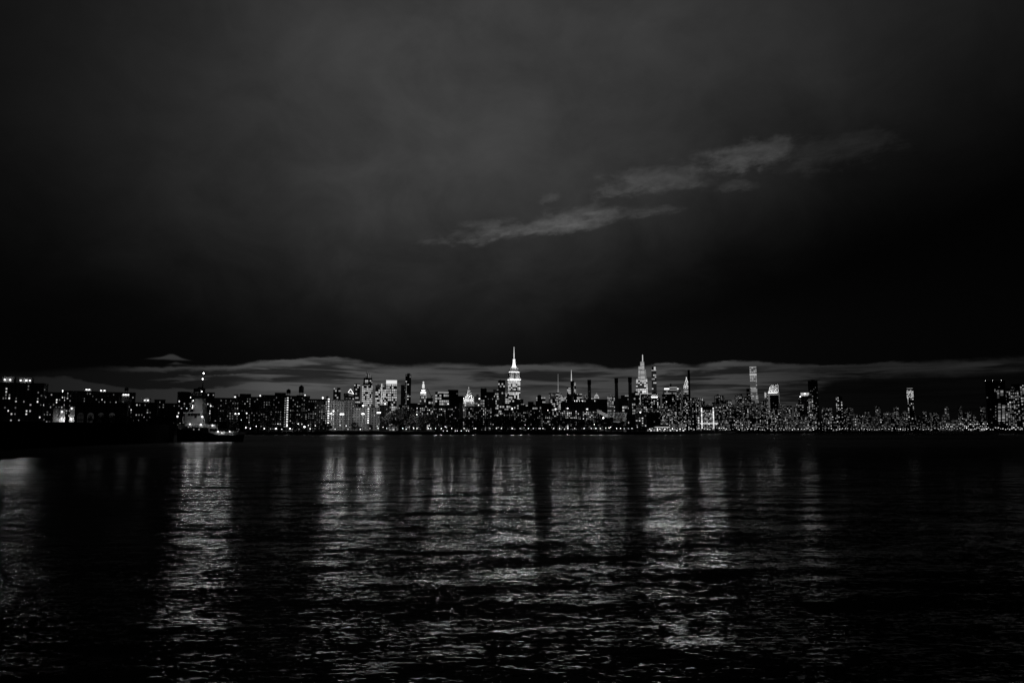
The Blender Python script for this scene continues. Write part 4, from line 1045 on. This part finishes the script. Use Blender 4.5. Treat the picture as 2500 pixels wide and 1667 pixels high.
rt = building(2419, 2460, 931, 1050, label='tall dark right edge tower with lit window stacks and three roof lights', ratio=.8, mat=DARK, win=(4.6, 3.6, 2.2, 1.6, .09, .9), name='apartment_tower', extras=[('lampdot', -.95, .3, 2), ('lampdot', -.2, .5, 2), ('lampdot', .65, .5, 2)])
s = 1050 / F; rr_ = random.Random(5)
for (xa, ya, yb_, wpx, pr) in ((2429, 951, 960, 2, .8), (2431, 985, 1025, 2, .7), (2437, 950, 975, 5, .9), (2440, 986, 1030, 6, .85), (2446, 951, 969, 7, .8), (2450, 990, 1030, 7, .95), (2456, 962, 969, 3, .9), (2458, 990, 1030, 4, .7)):
    y = ya
    while y < yb_:
        if rr_.random() < pr:
            D0 = rt.location[1] - rt['d'] / 2; p = at(xa, y, D0); dxw, dyw = p[0] - rt.location[0], D0 - rt.location[1]
            rz = rt.rotation_euler[2]; lx = dxw * cos(-rz) - dyw * sin(-rz)
            if abs(lx) < rt['w'] / 2 - .6:
                put_pane(rt, PANE[rr_.choice((0, 1, 1))], lx, -rt['d'] / 2 - .05, p[2] - GZ, wpx * s * .8, 1.5 * s)
        y += 3.4
building(2461, 2490, 950, 1055, label='dark apartment tower with scattered windows beside the right edge tower', ratio=.7, mat=DARK, win=(3.8, 3.6, 2.6, 2.2, .45, 1.0), name='apartment_tower', seed=95)
building(2484, 2540, 938, 1075, label='taller dark tower cut off by the right picture edge', ratio=.5, mat=DARK, win=(4, 3.8, 2.6, 2.4, .35, 1.0), name='apartment_tower', seed=96)

# ------------------------------------------------------------------ trees
LEAF = bpy.data.materials.new('leaves'); LEAF.use_nodes = True
T = NT(LEAF.node_tree); bs = LEAF.node_tree.nodes['Principled BSDF']
geo = T.n('ShaderNodeNewGeometry'); nv = T.noise(geo.outputs['Position'], .5, 3, .5)
lv = T.m('ADD', T.m('MULTIPLY', nv, .10), .03); T.put(bs.inputs['Base Color'], T.comb(lv, lv, lv)); bs.inputs['Roughness'].default_value = .6
BARK = pbr('bark', .07, .95)


def crown_mesh(seed, n=900):
    r = random.Random(seed); q = MB()
    cl = []
    for k in range(16):
        a = r.uniform(0, 2 * pi); h = r.uniform(-.75, .8); rad = sqrt(max(0, 1 - h * h)) * r.uniform(.35, .78)
        cl.append((rad * cos(a), rad * sin(a), h * .8, r.uniform(.22, .42)))
    for i in range(n):
        c = r.choice(cl); th = r.uniform(0, 2 * pi); ph = math.acos(r.uniform(-1, 1)); rad = c[3] * r.uniform(.55, 1.05)
        x = c[0] + rad * sin(ph) * cos(th); y = c[1] + rad * sin(ph) * sin(th); z = c[2] + rad * cos(ph) * .8
        sz = r.uniform(.035, .085); ax = r.uniform(0, 2 * pi); tl = r.uniform(-1, 1)
        ex = (cos(ax) * sz, sin(ax) * sz, tl * sz * .5); ey_ = (-sin(ax) * sz * tl * .6, cos(ax) * sz * tl * .6, sz * .8)
        q.face([(x - ex[0] - ey_[0], y - ex[1] - ey_[1], z - ex[2] - ey_[2]), (x + ex[0] - ey_[0], y + ex[1] - ey_[1], z + ex[2] - ey_[2]),
                (x + ex[0] * .7 + ey_[0], y + ex[1] * .7 + ey_[1], z + ex[2] + ey_[2]), (x - ex[0] * .7 + ey_[0], y - ex[1] * .7 + ey_[1], z - ex[2] + ey_[2])])
    return q.mesh('crown', LEAF)


def trunk_mesh(seed):
    r = random.Random(seed); q = MB(); q.bar((0, 0, 0), (.02, 0, .45), .035, .024, 7)
    for k in range(5):
        a = r.uniform(0, 2 * pi); z = r.uniform(.3, .45)
        q.bar((.02, 0, z), (.28 * cos(a), .28 * sin(a), z + r.uniform(.2, .38)), .016, .006, 5)
    return q.mesh('trunk', BARK)


CROWNS = [crown_mesh(i) for i in range(6)]; TRUNKS = [trunk_mesh(i) for i in range(4)]
TR = random.Random(11)


def tree(px, wpx, yt, D, what='dark leafy bank tree', label=None, name='tree'):
    p = at(px, yt, D); H = p[2] - GZ; w = wpx * D / F
    t = thing(name, (p[0], D, GZ), TR.uniform(0, 6.3)); t['category'] = 'tree'; t['group'] = 'trees along the far bank'
    c = bpy.data.objects.new('crown', TR.choice(CROWNS)); COL.objects.link(c); c.parent = t
    ch = H * .42 if H > 5 else H * .5; c.location = (0, 0, H - ch * .9); c.scale = (w / 2 * 1.1, w / 2 * 1.1, ch * 1.05)
    k = bpy.data.objects.new('trunk', TR.choice(TRUNKS)); COL.objects.link(k); k.parent = t; k.scale = (H, H, H)
    if label:
        t['label'] = label
    else:
        later(t, px, what)
    return t


tree(785, 17, 1030, 818, label='round black tree beside the foot of the second stair column')
tree(805, 14, 1031, 812, label='small open tree under the cluster of four ball field lamps')
tree(769, 12, 1033, 816); tree(722, 12, 1034, 812); tree(740, 10, 1038, 812)
tree(866, 19, 1030, 812, label='wide spreading tree in front of the ball field, left of the third tall lamp'); tree(905, 14, 1036, 812); tree(878, 10, 1038, 810)
tree(626, 18, 1022, 815, label='pale lit bushy tree right of the tugboat stern'); tree(595, 14, 1030, 800); tree(575, 10, 1034, 795); tree(607, 10, 1033, 800); tree(556, 14, 1028, 790); tree(530, 14, 1026, 800)
for px, w, y, D in ((948, 24, 1004, 838), (966, 26, 998, 850), (985, 26, 996, 848), (1003, 26, 998, 852), (956, 22, 1018, 822), (975, 22, 1020, 820), (994, 22, 1022, 818), (940, 16, 1024, 816),
                    (1040, 26, 1005, 835), (1056, 26, 1010, 850)):
    tree(px, w, y, D, 'large floodlit park tree')
tree(1016, 28, 1009, 828, label='bright floodlit tree behind the small lamp mast in the park')
tree(1033, 12, 1032, 812, label='small dark conical tree in front of the bright floodlit tree')
x = 1072
while x < 1575:
    top = 1019 + 5 * sin(x * .045) + TR.uniform(-4, 5)
    if 1312 < x < 1352:
        top = 1038 + TR.uniform(-2, 2)
    if 1190 < x < 1240 or 1280 < x < 1318:
        top -= 3
    if x > 1500:
        top += 14
    tree(x, TR.uniform(20, 30), top, TR.uniform(826, 862), 'large black esplanade tree')
    x += TR.uniform(13, 19)
for px in (1086, 1120, 1152, 1178, 1206, 1236, 1262, 1286, 1340, 1360, 1395, 1432, 1474, 1488, 1530):
    tree(px, TR.uniform(9, 14), 1039 + TR.uniform(-3, 3), 812 + TR.uniform(0, 5), 'small shrub beside the esplanade')

# ------------------------------------------------------------------ lamps


def lamp_proto(name, H, r, mat, arm=0.0):
    t = thing(name, (0, 0, -500)); t['category'] = 'lamp'
    q = MB(); q.bar((0, 0, 0), (0, 0, H), .11, .07, 6); q.cyl(0, 0, 0, .22, .5, .16, 8); q.build('pole', STEEL, t)
    q = MB(); q.ball(0, 0, H + r * .8, r, 8, 1, .85); q.build('lamp_globe', mat, t)
    return t


PROTO = {}


def street_lamp(px, D, H=4.2, r=.5, mat=LAMP, what='round esplanade lamp', label=None, z=GZ, group='lamps along the far bank', shine=0):
    key = (round(H, 2), r, mat.name)
    p = at(px, 1050, D)
    if key not in PROTO:
        PROTO[key] = t = lamp_proto('street_lamp', H, r, mat)
        t.location = (p[0], D, z)
    else:
        t = dup(PROTO[key], (p[0], D, z))
    t['category'] = 'lamp'; t['group'] = group
    if 'label' in t:
        del t['label']
    if label:
        t['label'] = label
    else:
        later(t, px, what)
    if shine:
        lens(t, 0, -r - .12, H + r * .8, .62, .5, shine)  # added glow and spot that strengthen the lamp's reflection in the river
    return t


for px in (1018, 1045.5, 1051.5, 1063.5, 1077.5, 1103, 1133, 1161.5, 1157, 1196, 1212, 1224, 1250.5, 1270, 1290, 1302, 1316, 1319, 1325.5, 1352, 1366, 1386.5, 1403, 1426, 1443.5, 1455, 1465.5,
           1505.5, 1515, 1524, 1534, 1543, 903, 923, 944, 983.5, 991.5, 1010):
    sh = 440 if px in (1063.5, 1077.5, 1103) else 200 if 1130 < px < 1165 else 560 if 1211 < px < 1295 else 260 if 1340 < px < 1470 else 120 if px in (983.5, 1515) else 0
    street_lamp(px, 807, 3.6 if px != 991.5 else 2.8, .40, shine=sh)
for px in (1082.5, 1091.5, 1111.5, 1116.5, 1126, 1139, 1144):
    street_lamp(px, 802, 1.0, .36, LAMP, 'low light on sea wall')
for px, D, H, r in ((678, 815, 8.5, .5), (700.5, 815, 7, .5), (727.5, 812, 8.5, .45), (736.5, 812, 8.2, .45), (708, 808, 3, .75), (743, 812, 4.6, 1.25), (757, 808, 3, .7), (769.5, 812, 6.5, .5), (752.5, 815, 7, .35),
                    (674, 806, 3.0, .85), (645, 804, 3.2, .7), (688, 806, 2.8, .4), (625, 804, 6, .4), (830, 815, 7, .4), (845, 815, 6.5, .42), (818, 808, 2.8, .4), (815, 815, 9, .3), (853.5, 815, 5, .3),
                    (849.5, 806, 2.8, .4), (879.5, 806, 2.6, .45), (921, 815, 6, .35), (935, 812, 5, .35), (1000, 812, 6, .3), (801, 812, 6.6, .4), (611, 803, 3.5, .5), (600.5, 802, 4, .85),
                    (588, 800, 12.8, .35), (1071, 812, 8, .25), (1087, 812, 5.5, .4), (1282, 815, 7.5, .4), (1204, 815, 8, .3), (1451, 812, 8, .35), (1479, 810, 4, .4), (1487, 810, 4.2, .4), (1491, 812, 5, .35), (1556, 840, 5, .4), (1565, 850, 4, .4),
                    (2, 690, 3.2, .3), (12, 690, 4.6, .9), (50, 690, 4.6, .7), (78, 690, 4, .3)):
    street_lamp(px, D, H, r, LAMP if r > .33 else SMALL, 'bright lamp behind the esplanade')
for px, D, H in ((573, 798, 19), (581, 798, 19), (600.5, 798, 19.5)):
    street_lamp(px, D, H, .75, LAMP, 'tall lamp mast')
# right part: long rows of small lamps at the waterline
LR = random.Random(77)
SHX = [(P2(1640, 850)), P2(1700, 960), P2(1800, 1180), P2(2000, 1330), P2(2250, 1300), P2(2390, 1080), P2(2480, 960)]
def shoreD(px):
    k = [(1580, 840), (1640, 855), (1700, 965), (1800, 1185), (2000, 1335), (2250, 1305), (2390, 1015), (2480, 935), (2600, 900)]
    for (a, da), (b, db) in zip(k, k[1:]):
        if a <= px <= b:
            return da + (db - da) * (px - a) / (b - a)
    return 900
px = 1682
while px < 2500:
    D = shoreD(px) + LR.uniform(6, 30)
    street_lamp(px, D, LR.choice((2.6, 3.6, 5.0)), .5, SMALL if LR.random() < .75 else LAMP, 'small waterfront row lamp', shine=160 if (1745 < px < 1890 and int(px) % 4 == 0) else 120 if 1955 < px < 1990 else 0)
    px += LR.uniform(5, 9) if px < 2320 else LR.uniform(4, 7)
for i in range(34):
    px = 2312 + i * 3.3 + LR.uniform(-1, 1)
    street_lamp(px, 1500 - i * 6, LR.choice((9, 13)), .6, SMALL, 'lamp on waterfront terrace')

# ball field floodlight masts


def field_mast(px, yt, D, n, label, big=1.0):
    p = at(px, yt, D); H = p[2] - GZ
    t = thing('floodlight_mast', (p[0], D, GZ), 0, label, 'floodlight mast', 'floodlight masts of the ball field')
    q = MB(); q.bar((0, 0, 0), (0, 0, H), .28, .16, 8); q.bar((-1.6 * big, 0, H), (1.6 * big, 0, H), .08); q.build('pole', WHITE, t)
    for i in range(n):
        x = (i - (n - 1) / 2) * 1.15 * big
        q = MB().box(x, -.3, H - .05, 1.0 * big, .5, 1.0 * big, 1.0 * big, .3); q.build('lamp_head', SPORT, t)
        lens(t, x, -.62, H + .45, .85 * big, .8 * big, 190, False)
        lamp('floodlight', t, (x, .1, H + 1.7), 2700, .5)
    return t


field_mast(801.5, 1010.5, 830, 1, 'leftmost thin floodlight mast beside the second stair light column', .9)
field_mast(806, 1010.5, 826, 1, 'second thin floodlight mast from the left in the cluster of four', .7)
field_mast(809.5, 1009, 834, 1, 'third thin floodlight mast from the left in the cluster of four', .8)
field_mast(814, 1004.5, 840, 1, 'tallest thin floodlight mast in the cluster of four', 1.35)
field_mast(835, 1012, 820, 3, 'floodlight mast with a wide double head at the field centre', 1.3)
field_mast(886, 1011.5, 820, 2, 'floodlight mast right of the field centre, left of the park trees', 1.35)
field_mast(925, 1008.5, 818, 3, 'floodlight mast with a round bright head beside the park trees', 1.2)
field_mast(1018, 1012.5, 815, 1, 'small floodlight mast in front of the bright floodlit tree', .7)

pw = MB(); xa, xb = at(690, 1050, 811)[0], at(1062, 1050, 811)[0]; pw.box((xa + xb) / 2, 0, -.2, xb - xa, .5, 1.9)  # pale wall added to catch lamp light where the park edge looks lit
tag(pw.build('added_park_wall', pbr('pale added wall', .34, .9, .5, .3), None, (0, 811, GZ)), 'low pale wall added for the lit strip behind the park railing', 'wall')
# fence on the lit park edge
fn = thing('park_fence', (0, 803, GZ), 0, 'pale railing along the floodlit park edge above the sea wall', 'fence')
xa, xb = at(640, 1050, 803)[0], at(1060, 1050, 803)[0]
q = MB(); q.bar((xa, 0, 1.15), (xb, 0, 1.15), .05); q.bar((xa, 0, .6), (xb, 0, .6), .04); q.build('rail', STEEL, fn)
q = MB(); x = xa
while x < xb:
    q.box(x, 0, 0, .09, .09, 1.2); x += 2.5
q.build('posts', STEEL, fn)

# ------------------------------------------------------------------ tug and barge
TD = 294; ms = TD / F
def tx(px): return (px - 510) * ms
def tz(py): return (1078.0 - py) * ms
tug = thing('tugboat', (at(510, 1060, TD)[0], TD, 0), 0, 'tall tugboat with lit deckhouse and high wheelhouse in front of the left bank', 'tugboat')
# hull: outline seen from above, bow to the left
Lh, Rh = tx(432), tx(592); half = 4.0
outl = []
n = 10
for i in range(n + 1):
    f = i / n; x = Lh + (Rh - Lh) * f
    wdt = half * (min(1, sqrt(max(0.0, f) / .22)) if f < .22 else 1 if f < .86 else sqrt(max(.08, 1 - ((f - .86) / .14) ** 2 * .8)))
    sheer = tz(1046) + (tz(1061) - tz(1046)) * min(1, f / .55)
    outl.append((x, wdt, sheer))
q = MB()
for (xa, wa, sa), (xb, wb2, sb) in zip(outl, outl[1:]):
    for sg in (-1, 1):
        a, b, c, d = (xa * .97, sg * wa * .85, -1), (xb * .97, sg * wb2 * .85, -1), (xb, sg * wb2, sb), (xa, sg * wa, sa)
        q.face([a, b, c, d] if sg < 0 else [d, c, b, a])
    q.face([(xa, -wa, sa - .05), (xb, -wb2, sb - .05), (xb, wb2, sb - .05), (xa, wa, sa - .05)])
xe, we, se = outl[-1]; q.face([(xe * .97, -we * .85, -1), (xe * .97, we * .85, -1), (xe, we, se), (xe, -we, se)])
hull = q.build('hull', HULL, tug)
# stern bulwark, pale, lit by deck lamps
q = MB(); bp = [(519, 1052.2, 1054.0), (527, 1052.4, 1057.2), (536, 1052.6, 1060.5), (545, 1052.8, 1061.5), (556, 1053, 1061.6), (566, 1052.6, 1061.6), (575, 1052.2, 1062), (583, 1051.6, 1061.6), (590, 1051.2, 1058.5)]
for (xa, ya, yb_), (xb, yc, yd) in zip(bp, bp[1:]):
    A = [(tx(xa), -half - .1, tz(yb_)), (tx(xb), -half - .1, tz(yd)), (tx(xb), -half - .1, tz(yc)), (tx(xa), -half - .1, tz(ya))]
    B_ = [(x, y + .25, z) for x, y, z in A]
    q.face(A); q.face(B_[::-1]); q.face([A[3], A[2], B_[2], B_[3]]); q.face([A[0], B_[0], B_[1], A[1]])
q.build('bulwark', WHITE, tug)
def tlamp(px, py, y, watts=None, r=.28, name='deck_lamp', mat=DECKL):
    q = MB(); q.ball(tx(px), y, tz(py), r * .72); q.build(name, mat, tug)
for px, py in ((543, 1053), (571, 1053), (553, 1056)):
    tlamp(px, py, -half - .75, r=.34 if py < 1055 else .16); lamp('deck_or_fill_light', tug, (tx(px), -half - .9, tz(py)), 30, .2); lens(tug, tx(px), -half - 1.05, tz(py), .2, .2, 240)
# lower deckhouse with three lamps
q = MB(); dh = [(tx(462), -4.2), (tx(536), -4.2), (tx(536), 3.5), (tx(462), 3.5)]; q.prism(dh, 0, 1)
q.v = [(x, y, (tz(1040.5) if x < 0 else tz(1046.5)) if z == 0 else (tz(1033.8) if x < 0 else tz(1037))) for x, y, z in q.v]
dhs = q.build('deckhouse', WHITE, tug)
for px, py in ((476, 1035.6), (502, 1037), (530, 1038.4)):
    tlamp(px, py, -5.0, r=.42); lamp('deck_or_fill_light', tug, (tx(px), -5.0, tz(py) + .1), 60, .25); lens(tug, tx(px), -5.35, tz(py), .3, .3, 240)
for px in (468, 480, 494, 508, 523):
    MB().ball(tx(px), -4.22, tz(1041), .22, 8).build('porthole', DARK, tug)
# second tier with dark windows and pale roof edge
q = MB(); q.prism([(tx(457), -3.6), (tx(505), -3.6), (tx(505), 3), (tx(457), 3)], tz(1034), tz(1009), [(tx(459), -3.4), (tx(499), -3.4), (tx(499), 2.8), (tx(459), 2.8)]); t2 = q.build('lower_bridge', pbr('grey paint', .34, .6), tug)
q = MB().box(tx(478), -.3, tz(1009.2), (tx(500) - tx(456)), 7.4, .35); q.build('bridge_roof', WHITE, tug)
for px in (469, 475.5, 481.5, 487, 493):
    MB().box(tx(px), -3.5, tz(1016.2), .85, .22, 1.1).build('window', DARK, t2)
MB().box(tx(485), -3.72, tz(1021), .9, .12, 1.5).build('emblem_plate', DARK, t2)
q = MB().box(tx(455.5), -3.7, tz(1034), .3, .3, tz(1016) - tz(1034)); q.build('stanchion', WHITE, tug); MB().bar((tx(504), -3.6, tz(1019)), (tx(509), -3.6, tz(1034)), .18).build('stanchion', WHITE, tug)
# tall tower under the upper wheelhouse
q = MB(); q.prism([(tx(475), -2.2), (tx(498), -2.2), (tx(498), 2.2), (tx(475), 2.2)], tz(1008), tz(974), [(tx(476.5), -1.9), (tx(494), -1.9), (tx(494), 1.9), (tx(476.5), 1.9)]); q.build('wheelhouse_tower', WHITE, tug)
q = MB()
for k in range(10):
    q.box(tx(477), -2.3, tz(1004 - k * 3), .6, .12, .12)
q.bar((tx(475.6), -2.3, tz(1006)), (tx(476), -2.3, tz(974)), .06); q.bar((tx(478.4), -2.3, tz(1006)), (tx(478), -2.3, tz(974)), .06); q.build('ladder', STEEL, tug)
MB().bar((tx(468), -1.5, tz(977)), (tx(463), -1.5, tz(1007)), .14).build('stay', WHITE, tug)
q = MB(); q.prism([(tx(472), -2.6), (tx(497), -2.6), (tx(497), 2.6), (tx(472), 2.6)], tz(974), tz(960.4), [(tx(470), -3), (tx(494), -3), (tx(494), 3), (tx(470), 3)]); wh_ = q.build('wheelhouse', DARK, tug)
MB().box(tx(482), 0, tz(960.2), tx(495) - tx(469), 6.4, .3).build('wheelhouse_roof', WHITE, tug)
for px in (470.6, 476, 481, 485.5, 490, 493.6):
    MB().bar((tx(px), -3.02, tz(960.4)), (tx(px + .3), -2.86, tz(966)), .09).build('window_post', WHITE, tug)
q = MB(); q.box(tx(475), 0, tz(959), 1.9, 1.5, 1.6); q.box(tx(472), 0, tz(959), 1.0, 1, 1.0); q.box(tx(483), .5, tz(959), 1.4, 1.2, 2.2); q.cyl(tx(479), 0, tz(957), .5, 1.6, .3); q.box(tx(491), 0, tz(959), 1.2, 1, 1.7); q.build('roof_gear', HULL, tug)
MB().bar((tx(481), 0, tz(958)), (tx(481), 0, tz(945)), .06).build('whip_antenna', STEEL, tug)
q = MB(); q.bar((tx(488.6), 0, tz(960)), (tx(489), 0, tz(946)), .5, .28, 8); q.bar((tx(489), 0, tz(946)), (tx(490), 0, tz(931)), .24, .12, 8); q.bar((tx(490), 0, tz(931)), (tx(490.5), 0, tz(908)), .1, .07, 6)
q.bar((tx(487), 0, tz(918)), (tx(493), 0, tz(918)), .07); q.box(tx(490.5), 0, tz(919), .5, .5, .7); q.bar((tx(485), 0, tz(948)), (tx(492), 0, tz(948)), .1); q.build('mast', HULL, tug)
tlamp(490.6, 912, -.3, r=.38, name='masthead_lamp', mat=NAV); lamp('masthead_light', tug, (tx(490.6), -.7, tz(912)), 420, .3); lamp('masthead_light', tug, (tx(489), -.7, tz(926)), 420, .3); tlamp(489, 926, -.3, r=.40, name='masthead_lamp', mat=NAV)
tlamp(494, 957, -2.6, r=.32, name='side_lamp'); tlamp(437, 1017, -2.0, r=.5, name='bow_lamp'); tlamp(502, 1018, -4.0, r=.45); tlamp(513.5, 991.5, -1, r=.32, name='stern_lamp'); tlamp(474, 978.5, -2.4, r=.25, name='ladder_lamp'); tlamp(473.6, 991, -2.4, r=.24, name='ladder_lamp'); tlamp(473.2, 995.3, -2.4, r=.28, name='ladder_lamp'); tlamp(468.5, 971.5, -2.8, r=.24, name='side_lamp')
MB().bar((tx(437), -2, tz(1046)), (tx(437), -2, tz(1017.5)), .1).build('bow_mast', STEEL, tug); MB().bar((tx(513.5), -1, tz(1040)), (tx(513.5), -1, tz(991.5)), .1).build('stern_mast', STEEL, tug)
q = MB(); q.box(tx(531), 0, tz(1046), tx(548) - tx(515), 5, tz(1028) - tz(1046), (tx(546) - tx(517)), 4); q.build('engine_casing', HULL, tug)
q = MB(); q.cyl(tx(511), 1, tz(1034), .9, tz(1020) - tz(1034), .8, 10); q.build('funnel', HULL, tug)
q = MB()
for px in (444, 448, 453, 456):
    q.box(tx(px), -2.5, tz(1046), .7, .7, tz(1035 + (px % 3)) - tz(1046))
q.build('bow_winch', pbr('winch paint', .3, .6), tug)
tlamp(450, 1033, -4.2, r=.1)
lamp('deck_or_fill_light', tug, (tx(474), -3.4, tz(990)), 16, .2); lamp('deck_or_fill_light', tug, (tx(502), -6.5, tz(1016)), 60, .25); lamp('deck_or_fill_light', tug, (tx(487), -9, tz(1006)), 130, .3)  # the last is a fill added off the hull to brighten the wheelhouse tower

A_ = at(-130, 1060, 172); B_ = at(440, 1060, 296)
bL = math.hypot(B_[0] - A_[0], B_[1] - A_[1]); brz = atan2(B_[1] - A_[1], B_[0] - A_[0])
bg_ = thing('barge', ((A_[0] + B_[0]) / 2 - 8 * sin(brz), (A_[1] + B_[1]) / 2 + 8 * cos(brz), 0), brz, 'long black cargo barge lying low across the left foreground, pushed by the tugboat', 'barge')
bl, br_, bh = -bL / 2, bL / 2 - 1, 6.3
q = MB(); q.prism([(bl, -8), (br_ - 5, -8), (br_, -4), (br_, 4), (br_ - 5, 8), (bl, 8)], -1.5, bh, [(bl, -8), (br_ - 4, -8), (br_, -5), (br_, 5), (br_ - 4, 8), (bl, 8)]); q.build('hull', HULL, bg_)
MB().box(-8, 0, bh + .004, bL * .8, 10, .7).build('hatch_coaming', HULL, bg_)
MB().box(0, -7.8, bh + .01, bL * .94, .12, .5).build('bulwark', HULL, bg_)
x = bl + 5
while x < br_ - 6:
    MB().cyl(x, -6.9, bh + .01, .28, .8).build('bollard', HULL, bg_); x += 11
q = MB(); q.bar((bl + 20, 0, bh), (bl + 20, 0, bh + 1.6), .12); q.bar((br_ - 10, 1, bh), (br_ - 10, 1, bh + 2.2), .12); q.build('vent_pipe', HULL, bg_)
for px in range(226, 436, 17):
    tree(px, 24, 1011 + TR.uniform(-3, 4) + (6 if px < 250 else 0), 698, 'low black shoreline tree')

write_labels()
sc.cycles.max_bounces = 5; sc.cycles.diffuse_bounces = 2; sc.cycles.glossy_bounces = 3
sc.cycles.sample_clamp_indirect = 30.0; sc.cycles.sample_clamp_direct = 0.0
sc.cycles.use_light_tree = False
try:
    sc.cycles.use_adaptive_sampling = False; sc.cycles.denoising_prefilter = 'ACCURATE'; sc.cycles.use_denoising = True; sc.cycles.denoiser = 'OPENIMAGEDENOISE'
except Exception:
    pass
